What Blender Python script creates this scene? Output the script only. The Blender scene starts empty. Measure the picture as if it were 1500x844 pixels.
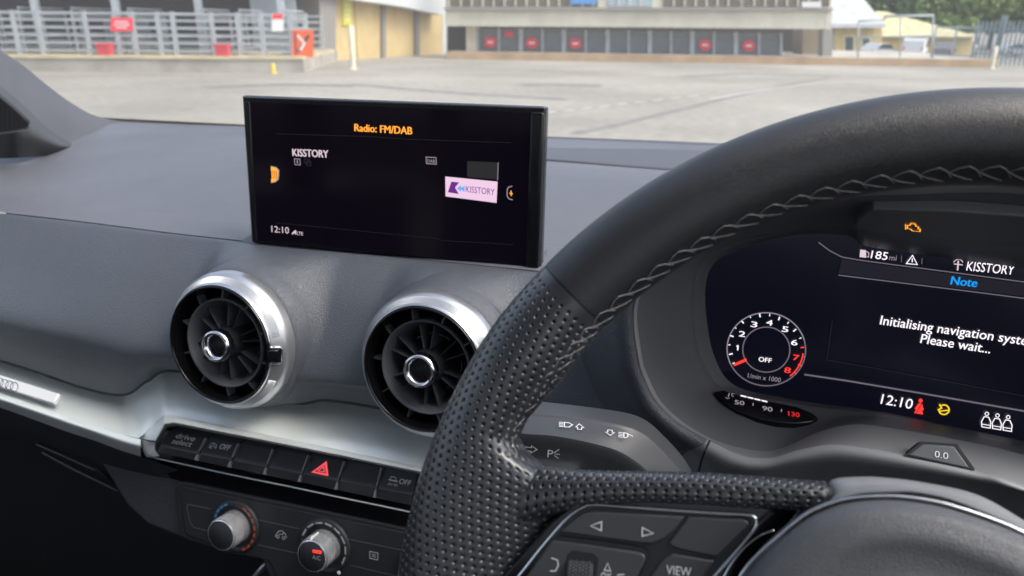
import bpy, bmesh, math, random
import numpy as np
from mathutils import Matrix, Vector

random.seed(7)
rng = np.random.default_rng(7)
SC = bpy.context.scene
COL = SC.collection

# ------------------------------------------------------------------ camera, world, sun, exposure
EYE = np.array([0.0, 0.0, 1.28])                       # phone held in front of the driver
ROT = np.array([[0.96560737, 0.09673186, -0.24134073],
                [0.25982745, -0.3247389, 0.90941428],
                [0.00959661, -0.94084409, -0.33870387]])   # camera (right, down, forward) -> world
FOC, CX, CY = 1083.0, 750.0, 422.0
cam_data = bpy.data.cameras.new('camera')
cam_data.sensor_width = 36.0
cam_data.lens = 36.0 * FOC / 1500.0
cam_data.clip_start = 0.01
cam_data.clip_end = 2000.0
cam_data.dof.use_dof = True
cam_data.dof.focus_distance = 0.40
cam_data.dof.aperture_fstop = 12.5
cam = bpy.data.objects.new('camera', cam_data)
COL.objects.link(cam)
cam.matrix_world = Matrix((
    (ROT[0, 0], -ROT[0, 1], -ROT[0, 2], EYE[0]),
    (ROT[1, 0], -ROT[1, 1], -ROT[1, 2], EYE[1]),
    (ROT[2, 0], -ROT[2, 1], -ROT[2, 2], EYE[2]),
    (0, 0, 0, 1)))
SC.camera = cam

SUN_EL, SUN_AZ = math.radians(54), math.radians(96)   # azimuth from +Y (ahead) towards +X
world = bpy.data.worlds.new('World')
SC.world = world
world.use_nodes = True
wt = world.node_tree
sky = wt.nodes.new('ShaderNodeTexSky')
sky.sky_type = 'NISHITA'
sky.sun_disc = False
sky.sun_elevation = SUN_EL
sky.sun_rotation = SUN_AZ
sky.air_density = 1.0
sky.dust_density = 5.0
sky.ozone_density = 1.0
bg = wt.nodes['Background']
bg.inputs['Strength'].default_value = 0.15
cloud = wt.nodes.new('ShaderNodeHueSaturation')          # thin overcast: the same sky, less blue
cloud.inputs['Saturation'].default_value = 0.72
wt.links.new(sky.outputs[0], cloud.inputs['Color'])
wt.links.new(cloud.outputs[0], bg.inputs['Color'])

sd = bpy.data.lights.new('sun', 'SUN')
sd.energy = 0.6
sd.angle = math.radians(25)
sd.color = (1.0, 0.98, 0.95)
sun = bpy.data.objects.new('sun', sd)
COL.objects.link(sun)
sv = Vector((math.cos(SUN_EL) * math.sin(SUN_AZ), math.cos(SUN_EL) * math.cos(SUN_AZ), math.sin(SUN_EL)))
sun.rotation_euler = sv.to_track_quat('Z', 'Y').to_euler()

SC.view_settings.view_transform = 'Standard'
SC.view_settings.look = 'None'
SC.view_settings.exposure = 1.25
SC.view_settings.gamma = 1.0
SC.render.engine = 'CYCLES'
SC.cycles.max_bounces = 8
SC.cycles.transparent_max_bounces = 12
SC.cycles.use_denoising = True

# ------------------------------------------------------------------ geometry helpers
def A(v): return np.array(v, float)
def unit(v):
    v = A(v); return v / np.linalg.norm(v)
def ray(px, py): return ROT @ A([(px - CX) / FOC, (py - CY) / FOC, 1.0])
def P(px, py, y):
    """the point of the place at depth y (metres ahead of the eye) seen in direction px, py"""
    d = ray(px, py); return EYE + d * (y / d[1])
def G(px, py, z=0.0):
    d = ray(px, py); return EYE + d * ((z - EYE[2]) / d[2])

class Plane:
    """A flat working plane: origin, two axes and the normal towards the viewer."""
    def __init__(s, o, n, ux=(1, 0, 0)):
        s.o = A(o); s.n = unit(n); ux = A(ux); s.ux = unit(ux - s.n * ux.dot(s.n)); s.uy = np.cross(s.n, s.ux)
    def hit(s, px, py, h=0.0):
        d = ray(px, py); o = s.o + s.n * h
        return EYE + d * (s.n.dot(o - EYE) / s.n.dot(d))
    def uv(s, px, py, h=0.0):
        q = s.hit(px, py, h) - s.o; return A([q.dot(s.ux), q.dot(s.uy)])
    def w(s, u, v, h=0.0): return s.o + s.ux * u + s.uy * v + s.n * h
    def ppx(s, px, py):
        """local units per photo pixel there (horizontal, vertical)"""
        a = s.hit(px, py); return np.linalg.norm(s.hit(px + 1, py) - a), np.linalg.norm(s.hit(px, py + 1) - a)

def new_mesh(name, verts, faces, mat, smooth=False):
    me = bpy.data.meshes.new(name)
    me.from_pydata([tuple(map(float, v)) for v in verts], [], [tuple(int(i) for i in f) for f in faces])
    me.materials.append(mat)
    if smooth:
        me.polygons.foreach_set('use_smooth', [True] * len(me.polygons))
    me.update()
    return me

def link(name, me, parent=None):
    o = bpy.data.objects.new(name, me)
    COL.objects.link(o)
    if parent is not None: o.parent = parent
    return o

def tag(o, label=None, cat=None, group=None, kind=None):
    if label: o['label'] = label
    if cat: o['category'] = cat
    if group: o['group'] = group
    if kind: o['kind'] = kind
    return o

class Thing:
    """An Empty at a thing's base; parts are given in world coordinates and stored relative to it."""
    def __init__(s, name, loc, label, cat, group=None):
        s.loc = A(loc)
        s.o = bpy.data.objects.new(name, None)
        s.o.empty_display_size = 0.02
        s.o.location = tuple(s.loc)
        COL.objects.link(s.o)
        tag(s.o, label, cat, group)
    def part(s, name, vf, mat, parent=None, smooth=False, bevel=None, label=None, kind=None, auto=None):
        v, f = vf
        v = np.asarray(v, float) - s.loc
        o = link(name, new_mesh(name, v, f, mat, smooth), parent or s.o)
        finish(o, bevel, auto)
        if label: o['label'] = label
        if kind: o['kind'] = kind
        return o

def finish(o, bevel=None, auto=None):
    me = o.data
    bm = bmesh.new(); bm.from_mesh(me)
    if bevel or auto is not None or True:
        if len(bm.faces) < 60000:
            bmesh.ops.recalc_face_normals(bm, faces=bm.faces) if closed(bm) else None
    bm.to_mesh(me); bm.free()
    if bevel:
        m = o.modifiers.new('edge', 'BEVEL')
        m.width = bevel[0]; m.segments = bevel[1] if len(bevel) > 1 else 2
        m.limit_method = 'ANGLE'; m.angle_limit = math.radians(25)
        m.harden_normals = False
        me.polygons.foreach_set('use_smooth', [True] * len(me.polygons))
        me.set_sharp_from_angle(angle=math.radians(50)) if hasattr(me, 'set_sharp_from_angle') else None
    elif auto is not None:
        me.polygons.foreach_set('use_smooth', [True] * len(me.polygons))
        me.set_sharp_from_angle(angle=math.radians(auto))

def closed(bm): return all(e.is_manifold for e in bm.edges)

def merge(*vfs):
    V, F, n = [], [], 0
    for v, f in vfs:
        v = np.asarray(v, float); V.append(v); F += [tuple(i + n for i in g) for g in f]; n += len(v)
    return np.concatenate(V), F

def prism(bottom, top):
    """closed solid between two polygons of equal vertex count"""
    n = len(bottom)
    v = np.concatenate([np.asarray(bottom, float), np.asarray(top, float)])
    f = [tuple(range(n - 1, -1, -1)), tuple(range(n, 2 * n))]
    f += [(i, (i + 1) % n, n + (i + 1) % n, n + i) for i in range(n)]
    return v, f

def slab(pl, pts, h0, h1, hp=None):
    """polygon of sight-line points met on plane pl (at height hp), made solid between h0 and h1"""
    hp = h1 if hp is None else hp
    q = [pl.hit(x, y, hp) for x, y in pts]
    return prism([p + pl.n * (h0 - hp) for p in q], [p + pl.n * (h1 - hp) for p in q])

def box(c, sx, sy, sz, rz=0.0):
    c = A(c); ca, sa = math.cos(rz), math.sin(rz)
    v = []
    for z in (-1, 1):
        for x, y in ((-1, -1), (1, -1), (1, 1), (-1, 1)):
            X, Y = x * sx / 2, y * sy / 2
            v.append(c + A([X * ca - Y * sa, X * sa + Y * ca, z * sz / 2]))
    return v, [(3, 2, 1, 0), (4, 5, 6, 7), (0, 1, 5, 4), (1, 2, 6, 5), (2, 3, 7, 6), (3, 0, 4, 7)]

def bar(a, b, w, d, up=(0, 0, 1)):
    """a straight rectangular bar from a to b"""
    a, b = A(a), A(b); t = unit(b - a); up = A(up)
    if abs(t.dot(unit(up))) > .98: up = A([0, 1, 0])
    s = unit(np.cross(t, up)); u = np.cross(s, t)
    q = [(-1, -1), (1, -1), (1, 1), (-1, 1)]
    return prism([a + s * x * d / 2 + u * y * w / 2 for x, y in q], [b + s * x * d / 2 + u * y * w / 2 for x, y in q])

def tube(pts, r, n=8, closed_=False, caps=True):
    pts = np.asarray(pts, float); m = len(pts)
    r = np.broadcast_to(np.asarray(r, float), (m,))
    V = []
    nrm = None
    for i in range(m):
        a = pts[(i - 1) % m] if (closed_ or i > 0) else pts[i]
        b = pts[(i + 1) % m] if (closed_ or i < m - 1) else pts[i]
        t = unit(b - a)
        if nrm is None:
            nrm = np.cross(t, [0, 0, 1]) if abs(t[2]) < .9 else np.cross(t, [1, 0, 0])
        nrm = unit(nrm - t * nrm.dot(t)); bn = np.cross(t, nrm)
        for k in range(n):
            an = 2 * math.pi * k / n
            V.append(pts[i] + (nrm * math.cos(an) + bn * math.sin(an)) * r[i])
    F = []
    for i in range(m if closed_ else m - 1):
        j = (i + 1) % m
        for k in range(n):
            l = (k + 1) % n
            F.append((i * n + k, i * n + l, j * n + l, j * n + k))
    if caps and not closed_:
        F.append(tuple(range(n - 1, -1, -1))); F.append(tuple(range((m - 1) * n, m * n)))
    return np.array(V), F

def lathe(o, ax, prof, n=64, up=(0, 0, 1), a0=0.0, a1=2 * math.pi):
    """profile of (radius, height along ax) turned about the axis through o"""
    o = A(o); ax = unit(ax); e = unit(np.cross(up, ax)); g = np.cross(ax, e)
    full = abs(a1 - a0 - 2 * math.pi) < 1e-6
    m = n if full else n + 1
    V = []
    for r, h in prof:
        for k in range(m):
            t = a0 + (a1 - a0) * k / n
            V.append(o + ax * h + (e * math.cos(t) + g * math.sin(t)) * r)
    F = []
    for i in range(len(prof) - 1):
        for k in range(n):
            l = (k + 1) % m
            F.append((i * m + k, i * m + l, (i + 1) * m + l, (i + 1) * m + k))
    return np.array(V), F

def cr(pts, n, linear=False):
    """resample a list of points (m x 3) to n per span, Catmull-Rom"""
    p = np.asarray(pts, float); m = len(p); out = []
    for i in range(m - 1):
        p0 = p[i - 1] if i > 0 else 2 * p[0] - p[1]
        p1, p2 = p[i], p[i + 1]
        p3 = p[i + 2] if i + 2 < m else 2 * p[-1] - p[-2]
        for k in range(n):
            t = k / n
            if linear: out.append(p1 + (p2 - p1) * t)
            else:
                out.append(.5 * (2 * p1 + (p2 - p0) * t + (2 * p0 - 5 * p1 + 4 * p2 - p3) * t * t + (3 * p1 - p0 - 3 * p2 + p3) * t ** 3))
    out.append(p[-1])
    return np.array(out)

def grid_faces(nr, nc, wrap=False):
    F = []
    for i in range(nr - 1):
        for j in range(nc if wrap else nc - 1):
            k = (j + 1) % nc
            F.append((i * nc + j, i * nc + k, (i + 1) * nc + k, (i + 1) * nc + j))
    return F

def loft(rows, nu=6, nv=6, lin_u=False, lin_v=False):
    R = np.array([cr(r, nu, lin_u) for r in rows])
    S = np.stack([cr(R[:, j], nv, lin_v) for j in range(R.shape[1])], 1)
    return S.reshape(-1, 3), grid_faces(S.shape[0], S.shape[1])

def flip(vf): return vf[0], [tuple(reversed(f)) for f in vf[1]]

def ribbon(pl, pts, wpx, h, closed_=False):
    """a flat printed line on plane pl along sight-line points; wpx in photo pixels"""
    q = [pl.uv(x, y) for x, y in pts]
    sc = pl.ppx(*pts[0])[0]; w = wpx * sc / 2
    V, F, m = [], [], len(q)
    for i in range(m):
        a = q[(i - 1) % m] if (closed_ or i > 0) else q[i]
        b = q[(i + 1) % m] if (closed_ or i < m - 1) else q[i]
        d1 = unit(q[i] - a) if np.linalg.norm(q[i] - a) > 1e-9 else unit(b - q[i])
        d2 = unit(b - q[i]) if np.linalg.norm(b - q[i]) > 1e-9 else d1
        n1 = A([-d1[1], d1[0]]); n2 = A([-d2[1], d2[0]]); nn = n1 + n2
        nn = nn / max(.6, nn.dot(n1)) if np.linalg.norm(nn) > .2 else n1
        V += [pl.w(*(q[i] + nn * w), h), pl.w(*(q[i] - nn * w), h)]
    for i in range(m if closed_ else m - 1):
        j = (i + 1) % m
        F.append((2 * i, 2 * i + 1, 2 * j + 1, 2 * j))
    return np.array(V), F

def patch(pl, pts, h): return [pl.w(*pl.uv(x, y), h) for x, y in pts], [tuple(range(len(pts)))]

def arc_px(cx, cy, rx, ry, a0, a1, n=24, rot=0.0):
    out = []
    for k in range(n + 1):
        t = math.radians(a0 + (a1 - a0) * k / n)
        x, y = rx * math.cos(t), -ry * math.sin(t)
        c, s = math.cos(rot), math.sin(rot)
        out.append((cx + x * c - y * s, cy + x * s + y * c))
    return out

_font_cache = {}
def text_vf(s, bold=0.0):
    key = (s, bold)
    if key not in _font_cache:
        c = bpy.data.curves.new('lettering', 'FONT')
        c.body = s; c.resolution_u = 3; c.offset = bold; c.fill_mode = 'FRONT'
        o = bpy.data.objects.new('lettering', c)
        me = bpy.data.meshes.new_from_object(o)
        v = np.array([w.co[:] for w in me.vertices]); f = [tuple(p.vertices) for p in me.polygons]
        bpy.data.objects.remove(o); bpy.data.curves.remove(c); bpy.data.meshes.remove(me)
        _font_cache[key] = (v, f)
    return _font_cache[key]
CAP = None
def text(pl, s, a, b, hpx, h, bold=.012):
    if bold > 0:                                    # heavier strokes: the same letters laid three times, a hair apart
        dx = bold * hpx * 1.1
        return merge(*[text(pl, s, (a[0] + k * dx, a[1]), (b[0] + k * dx, b[1]), hpx, h + (k + 1) * 2e-5, 0.0) for k in (-1, 0, 1)])
    """lettering on plane pl: a and b the ends of its baseline (photo directions), hpx its capital height"""
    global CAP
    if CAP is None:
        cv = text_vf('H')[0]; CAP = cv[:, 1].max() - cv[:, 1].min()
    v, f = text_vf(s, 0.0)
    A0, B0 = pl.uv(*a), pl.uv(*b)
    x0, x1 = v[:, 0].min(), v[:, 0].max()
    ex = (B0 - A0) / (x1 - x0)
    ey = A([-ex[1], ex[0]]) / np.linalg.norm(ex) * (hpx * pl.ppx(*a)[1] / CAP)
    q = [pl.w(*(A0 + ex * (p[0] - x0) + ey * p[1]), h) for p in v]
    return np.array(q), f

# ------------------------------------------------------------------ materials
def mat(name, base, rough=.5, metal=0.0, spec=.5, emit=None, estr=0.0, coat=0.0, coat_rough=.05, var=None, bump=None, aniso=0.0, rvar=None, sheen=0.0):
    """Principled material; var=(scale, amount) mottles the colour, bump=[(kind, scale, strength, distance)]"""
    m = bpy.data.materials.new(name); m.use_nodes = True
    nt = m.node_tree; b = nt.nodes['Principled BSDF']
    b.inputs['Base Color'].default_value = (*base, 1)
    b.inputs['Roughness'].default_value = rough
    b.inputs['Metallic'].default_value = metal
    b.inputs['Specular IOR Level'].default_value = spec
    b.inputs['Coat Weight'].default_value = coat
    b.inputs['Coat Roughness'].default_value = coat_rough
    b.inputs['Anisotropic'].default_value = aniso
    b.inputs['Sheen Weight'].default_value = sheen
    if emit:
        b.inputs['Emission Color'].default_value = (*emit, 1); b.inputs['Emission Strength'].default_value = estr
    tc = nt.nodes.new('ShaderNodeTexCoord')
    def noise(scale, detail=4.0, vec=None):
        n = nt.nodes.new('ShaderNodeTexNoise'); n.inputs['Scale'].default_value = scale; n.inputs['Detail'].default_value = detail
        nt.links.new(vec or tc.outputs['Object'], n.inputs['Vector']); return n
    if var:
        n = noise(var[0], var[2] if len(var) > 2 else 5.0)
        r = nt.nodes.new('ShaderNodeMapRange'); r.inputs[1].default_value = .3; r.inputs[2].default_value = .7
        r.inputs[3].default_value = 1 - var[1]; r.inputs[4].default_value = 1 + var[1]
        nt.links.new(n.outputs['Fac'], r.inputs[0])
        mx = nt.nodes.new('ShaderNodeVectorMath'); mx.operation = 'SCALE'
        mx.inputs[0].default_value = base; nt.links.new(r.outputs[0], mx.inputs['Scale'])
        nt.links.new(mx.outputs[0], b.inputs['Base Color'])
    if rvar:
        n = noise(rvar[0], 6.0)
        r = nt.nodes.new('ShaderNodeMapRange'); r.inputs[1].default_value = .3; r.inputs[2].default_value = .7
        r.inputs[3].default_value = max(0, rough - rvar[1]); r.inputs[4].default_value = min(1, rough + rvar[1])
        nt.links.new(n.outputs['Fac'], r.inputs[0]); nt.links.new(r.outputs[0], b.inputs['Roughness'])
    prev = None
    for kind, scale, strength, dist in (bump or []):
        if kind == 'noise': h = noise(scale, 3.0).outputs['Fac']
        elif kind == 'brushed':
            mp = nt.nodes.new('ShaderNodeMapping'); mp.inputs['Scale'].default_value = (scale * .015, scale, scale)
            nt.links.new(tc.outputs['Object'], mp.inputs['Vector']); n = noise(1.0, 3.0, mp.outputs['Vector']); h = n.outputs['Fac']
        elif kind == 'streak':
            mp = nt.nodes.new('ShaderNodeMapping'); mp.inputs['Scale'].default_value = (scale, scale, scale * .02)
            nt.links.new(tc.outputs['Object'], mp.inputs['Vector']); n = noise(1.0, 3.0, mp.outputs['Vector']); h = n.outputs['Fac']
        else:
            vo = nt.nodes.new('ShaderNodeTexVoronoi'); vo.inputs['Scale'].default_value = scale
            vo.feature = 'DISTANCE_TO_EDGE' if kind == 'grain' else 'F1'
            ds = noise(scale * .6, 2.0)
            ad = nt.nodes.new('ShaderNodeVectorMath'); ad.operation = 'MULTIPLY_ADD'
            nt.links.new(ds.outputs['Color'], ad.inputs[0]); ad.inputs[1].default_value = (.6 / scale,) * 3
            nt.links.new(tc.outputs['Object'], ad.inputs[2]); nt.links.new(ad.outputs[0], vo.inputs['Vector'])
            cl = nt.nodes.new('ShaderNodeMapRange'); cl.inputs[1].default_value = 0; cl.inputs[2].default_value = .25 if kind == 'grain' else .6
            nt.links.new(vo.outputs['Distance'], cl.inputs[0]); h = cl.outputs[0]
        bp = nt.nodes.new('ShaderNodeBump'); bp.inputs['Strength'].default_value = strength; bp.inputs['Distance'].default_value = dist
        nt.links.new(h, bp.inputs['Height'])
        if prev: nt.links.new(prev, bp.inputs['Normal'])
        prev = bp.outputs['Normal']
    if prev: nt.links.new(prev, b.inputs['Normal'])
    return m

M = {}
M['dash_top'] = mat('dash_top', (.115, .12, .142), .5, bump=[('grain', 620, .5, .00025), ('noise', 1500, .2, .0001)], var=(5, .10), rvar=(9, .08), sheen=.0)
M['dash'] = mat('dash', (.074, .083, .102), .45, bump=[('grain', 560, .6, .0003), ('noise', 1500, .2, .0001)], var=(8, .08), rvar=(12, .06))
M['dash_low'] = mat('dash_low', (.036, .039, .046), .55, bump=[('grain', 520, .5, .0003)])
M['pillar'] = mat('pillar', (.075, .078, .092), .6, bump=[('noise', 900, .25, .0003)])
M['pillar_dark'] = mat('pillar_dark', (.05, .053, .06), .55, bump=[('noise', 900, .2, .0003)])
M['alu'] = mat('alu', (.74, .79, .78), .42, .45, bump=[('brushed', 2600, .10, .0002)], rvar=(40, .05))
M['alu_edge'] = mat('alu_edge', (.74, .78, .77), .36, .5)
M['chrome'] = mat('chrome', (.75, .76, .8), .13, 1.0)
M['knob_silver'] = mat('knob_silver', (.84, .85, .88), .24, .8)
M['satin'] = mat('satin', (.50, .52, .55), .34, .85)
M['piano'] = mat('piano', (.004, .004, .005), .12, spec=.3, rvar=(120, .05))
M['badge'] = mat('badge', (.80, .82, .82), .3, .35)
M['black'] = mat('black', (.012, .013, .016), .45)
M['divider'] = mat('divider', (.22, .225, .24), .4)
M['grille'] = mat('grille', (.028, .03, .034), .6)
M['black_soft'] = mat('black_soft', (.02, .021, .025), .5, bump=[('noise', 1800, .12, .0002)])
M['vane'] = mat('vane', (.075, .08, .092), .5)
M['button'] = mat('button', (.045, .048, .055), .42, bump=[('noise', 2500, .08, .0001)])
M['leather'] = mat('leather', (.013, .0145, .019), .38, spec=.65, coat=.12, coat_rough=.45, bump=[('grain', 1500, .38, .00014), ('noise', 2400, .2, .0001), ('noise', 60, .12, .0012)], rvar=(25, .07), var=(40, .15))
M['hole'] = mat('hole', (.002, .002, .003), .9, spec=.1)
M['leather_perf'] = mat('leather_perf', (.024, .027, .034), .31, spec=.8, coat=.3, coat_rough=.3, bump=[('noise', 2600, .25, .0001)])
M['thread'] = mat('thread', (.22, .22, .23), .8)
M['pad'] = mat('pad', (.095, .10, .112), .42, bump=[('grain', 1100, .45, .0002)])
M['stalk_grey'] = mat('stalk_grey', (.055, .059, .067), .45, bump=[('noise', 1800, .2, .0001)])
M['pad_band'] = mat('pad_band', (.075, .08, .095), .5, bump=[('noise', 1500, .2, .0001)])
M['shroud'] = mat('shroud', (.22, .228, .24), .5, bump=[('noise', 1500, .3, .0002)])
M['hood'] = mat('hood', (.10, .108, .12), .5, bump=[('noise', 1500, .15, .0002)])
M['glass_black'] = mat('glass_black', (.002, .002, .003), .10, spec=.08, emit=(.10, .06, .16), estr=.011, rvar=(14, .05))
M['screen_frame'] = mat('screen_frame', (.006, .007, .009), .2, spec=.25, rvar=(60, .05))
M['screen_rim'] = mat('screen_rim', (.10, .11, .13), .25, .5)
M['cluster_glass'] = mat('cluster_glass', (.004, .005, .010), .25, emit=(.05, .06, .20), estr=.012)
M['lens'] = mat('lens', (.006, .006, .008), .15)
M['white_paint'] = mat('white_paint', (.75, .77, .8), .5)
M['grey_paint'] = mat('grey_paint', (.38, .40, .42), .5)
M['red_paint'] = mat('red_paint', (.80, .10, .12), .45)
M['blue_dot'] = mat('blue_dot', (.03, .18, .36), .5)
M['orange_dot'] = mat('orange_dot', (.32, .06, .03), .5)
M['carpet'] = mat('carpet', (.008, .008, .009), .95)
M['lining'] = mat('lining', (.30, .29, .28), .9)
M['door_trim'] = mat('door_trim', (.03, .03, .035), .6)
M['frit'] = mat('frit', (.006, .007, .008), .4)
def glow(name, c, s): return mat(name, (.01, .01, .01), .5, emit=c, estr=s)
M['lit_white'] = glow('lit_white', (.95, .88, .95), .55)
M['lit_pink'] = glow('lit_pink', (.78, .62, .70), .42)
M['lit_dim'] = glow('lit_dim', (.6, .5, .6), .22)
M['lit_line'] = glow('lit_line', (.55, .48, .60), .12)
M['lit_panel'] = glow('lit_panel', (.20, .17, .34), .02)
M['lit_hazard'] = glow('lit_hazard', (1.0, .10, .12), .42)
M['lit_red_dim'] = glow('lit_red_dim', (1.0, .03, .03), .28)
M['lit_orange'] = glow('lit_orange', (1.0, .36, .03), .6)
M['lit_red'] = glow('lit_red', (1.0, .04, .03), .6)
M['lit_yellow'] = glow('lit_yellow', (.9, .62, .02), .5)
M['lit_blue'] = glow('lit_blue', (.0, .30, .80), .5)
M['lit_logo'] = glow('lit_logo', (.75, .52, .68), .5)
M['lit_purple'] = glow('lit_purple', (.20, .02, .36), .3)
M['lit_sky'] = glow('lit_sky', (.10, .35, .85), .5)
M['lit_grey'] = glow('lit_grey', (.16, .15, .18), .03)

def glass_mat(name, tint, refl):
    m = bpy.data.materials.new(name); m.use_nodes = True; nt = m.node_tree
    nt.nodes.remove(nt.nodes['Principled BSDF'])
    t = nt.nodes.new('ShaderNodeBsdfTransparent'); t.inputs[0].default_value = (*tint, 1)
    g = nt.nodes.new('ShaderNodeBsdfGlossy'); g.inputs['Roughness'].default_value = .02
    x = nt.nodes.new('ShaderNodeMixShader')
    fr = nt.nodes.new('ShaderNodeFresnel'); fr.inputs['IOR'].default_value = refl
    mu = nt.nodes.new('ShaderNodeMath'); mu.operation = 'MULTIPLY'; mu.inputs[1].default_value = .6
    nt.links.new(fr.outputs[0], mu.inputs[0]); nt.links.new(mu.outputs[0], x.inputs[0])
    tl = nt.nodes.new('ShaderNodeBsdfTranslucent'); tl.inputs[0].default_value = (.9, .9, .9, 1)   # translucent veil added to imitate glare haze on the pane
    y = nt.nodes.new('ShaderNodeMixShader'); y.inputs[0].default_value = .045
    nt.links.new(t.outputs[0], y.inputs[1]); nt.links.new(tl.outputs[0], y.inputs[2])
    nt.links.new(y.outputs[0], x.inputs[1]); nt.links.new(g.outputs[0], x.inputs[2])
    nt.links.new(x.outputs[0], nt.nodes['Material Output'].inputs['Surface'])
    return m
M['windscreen'] = glass_mat('windscreen', (.92, .94, .93), 1.35)
# ================================================================== the car
car = Thing('car_body', (-.28, 0, 0), 'car body around the driver, grey pillar trim with speaker grille beside the windscreen', 'car')
# windscreen pane: from the far edge of the dashboard up to the roof
wy0, wz0, wy1, wz1 = .968, 1.128, .14, 1.66
car.part('windscreen', ([(-1.12, wy0, wz0), (.62, wy0, wz0), (.50, wy1, wz1), (-1.02, wy1, wz1)], [(0, 1, 2, 3)]), M['windscreen'])
k_ = unit([0, wy1 - wy0, wz1 - wz0])
lo = A([0, wy0, wz0])
frit_in = -.003
def wsp(x, s): return lo + k_ * s + A([x, 0, 0]) + A([0, -.53, -.84]) * .003
car.part('glass_edge_band', ([wsp(-1.12, 0), wsp(.62, 0), wsp(.62, .020), wsp(-1.12, .020)], [(0, 1, 2, 3)]), M['frit'])
# roof, doors, floor and rear of the cabin (behind and beside the camera)
car.part('roof_lining', box((-.28, -.88, 1.675), 1.62, 2.04, .04), M['lining'])
car.part('door_panel', box((-1.08, -.35, .68), .06, 2.3, .78), M['door_trim'])
car.part('door_panel', box((.52, -.35, .68), .06, 2.3, .78), M['door_trim'])
for sx in (-1.05, .49):
    car.part('door_pillar', box((sx, -.75, 1.37), .05, .12, .58), M['door_trim'])
    car.part('door_pillar', box((sx, -1.85, 1.37), .05, .2, .58), M['door_trim'])
car.part('floor_carpet', box((-.28, -.3, .30), 1.6, 2.6, .04), M['carpet'])
car.part('rear_bulkhead', box((-.28, -1.95, .80), 1.6, .06, 1.0), M['door_trim'])
car.part('footwell_wall', box((-.28, .93, .66), 1.6, .05, .72), M['carpet'])

# pillar trim
pr = [[P(-260, -120, .62), P(-120, -25, .72), P(0, 72, .80), P(27, 90, .825), P(67, 123, .86), P(100, 148, .89), P(133, 167, .92), P(160, 175, .94), P(180, 177.5, .95)],
      [P(-260, -90, .60), P(-120, 20, .69), P(0, 100, .765), P(30, 122, .79), P(72, 150, .82), P(105, 172, .85), P(136, 184, .885), P(161, 186, .92), P(179, 179, .945)],
      [P(-260, -60, .57), P(-120, 45, .66), P(0, 126, .735), P(30, 150, .755), P(68, 186, .78), P(98, 207, .81), P(128, 207, .85), P(156, 195.5, .90), P(178, 180, .942)]]
pt = car.part('pillar_trim', loft(pr, 5, 5), M['pillar'], smooth=True)
pr2 = [pr[2],
       [P(-260, -20, .53), P(-120, 80, .62), P(0, 160, .695), P(30, 181, .715), P(64, 203, .745), P(95, 214, .785), P(125, 213, .84), P(154, 199, .895), P(177, 181, .941)],
       [P(-260, 230, .56), P(-120, 231, .64), P(0, 232, .715), P(30, 231, .725), P(62, 229, .755), P(93, 224, .79), P(122, 216, .84), P(152, 201, .893), P(176.5, 181.5, .94)]]
sp = car.part('lower_facet', loft(pr2, 5, 5), M['pillar_dark'], parent=pt, smooth=True)
gp = Plane(P(20, 170, .69), unit(np.cross(P(43, 182, .705) - P(0, 143, .675), P(0, 193, .70) - P(0, 143, .675))) * 1.0)
if gp.n.dot(EYE - gp.o) < 0: gp = Plane(gp.o, -gp.n)
grill = [(-70, 100), (0, 143), (20, 160), (43, 182), (40, 188), (0, 193), (-70, 200)]
g0 = car.part('speaker_grille', slab(gp, grill, -.004, .001), M['grille'], parent=pt, bevel=(.0008, 2))
gl = []
for k in range(26):
    t = k / 25
    gl.append(ribbon(gp, [(-70 + 113 * t * .0, 102 + 96 * t), (min(42, -2 + 60 * t), max(142 + 45 * t, 102 + 96 * t - 20))], .9, .0014))
for k in range(16):
    x = -66 + k * 7
    gl.append(ribbon(gp, [(x, max(102, 143 + x * .95) + 1), (x, 192 - abs(x) * .05)], .8, .0014))
car.part('grille_mesh', merge(*gl), M['hood'], parent=pt, kind='stuff')
car.part('grille_edge', ribbon(gp, [(-70, 202), (0, 194), (40, 189), (44, 183)], 2.2, .0018), M['satin'], parent=pt)

# ------------------------------------------------------------------ dashboard
dash = Thing('dashboard', (-.3, .6, 1.0), 'grey textured dashboard running under the windscreen behind the wheel', 'dashboard')
ST = [-400, -150, 0, 120, 250, 350, 480, 600, 720, 800, 960, 1150, 1400, 1700]
def row(ys, Y, st=ST):
    if not hasattr(Y, '__len__'): Y = [Y] * len(st)
    return [P(x, y, d) for x, y, d in zip(st, ys, Y)]
R0 = row([149, 161, 170, 175, 181, 184.5, 189.5, 193.5, 198, 201.5, 207.5, 216, 228, 243], .95)
R0b = row([158, 170, 178, 183, 189, 192.5, 197.5, 201.5, 206, 209.5, 216, 225, 238, 254], .93)
R1 = row([180, 195, 204, 207, 211, 214, 219, 224, 229.5, 233.5, 246, 259, 276, 300], .825)
R1a = row([182, 197, 206, 209, 213, 216, 221, 226, 231.5, 235.5, 248.5, 262, 279, 303], .823)
R1b = row([203, 222, 230, 231.5, 234, 237, 241.5, 246, 250.5, 254, 264, 277, 295, 318], .75)
R1c = row([208, 227, 236, 238, 241, 245, 250, 255, 260, 264, 275, 288, 306, 330], .735)
R2 = row([240, 268, 284, 296, 311, 320.5, 332, 342, 351, 357, 371, 389, 415, 440], [.60, .60, .60, .598, .594, .59, .585, .58, .575, .575, .575, .57, .57, .57])
R2b = row([245, 273, 289, 301, 315.5, 325, 336.5, 346, 355, 361, 376, 394, 420, 445], [.585, .585, .585, .583, .579, .575, .57, .566, .562, .56, .558, .555, .55, .55])
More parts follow.
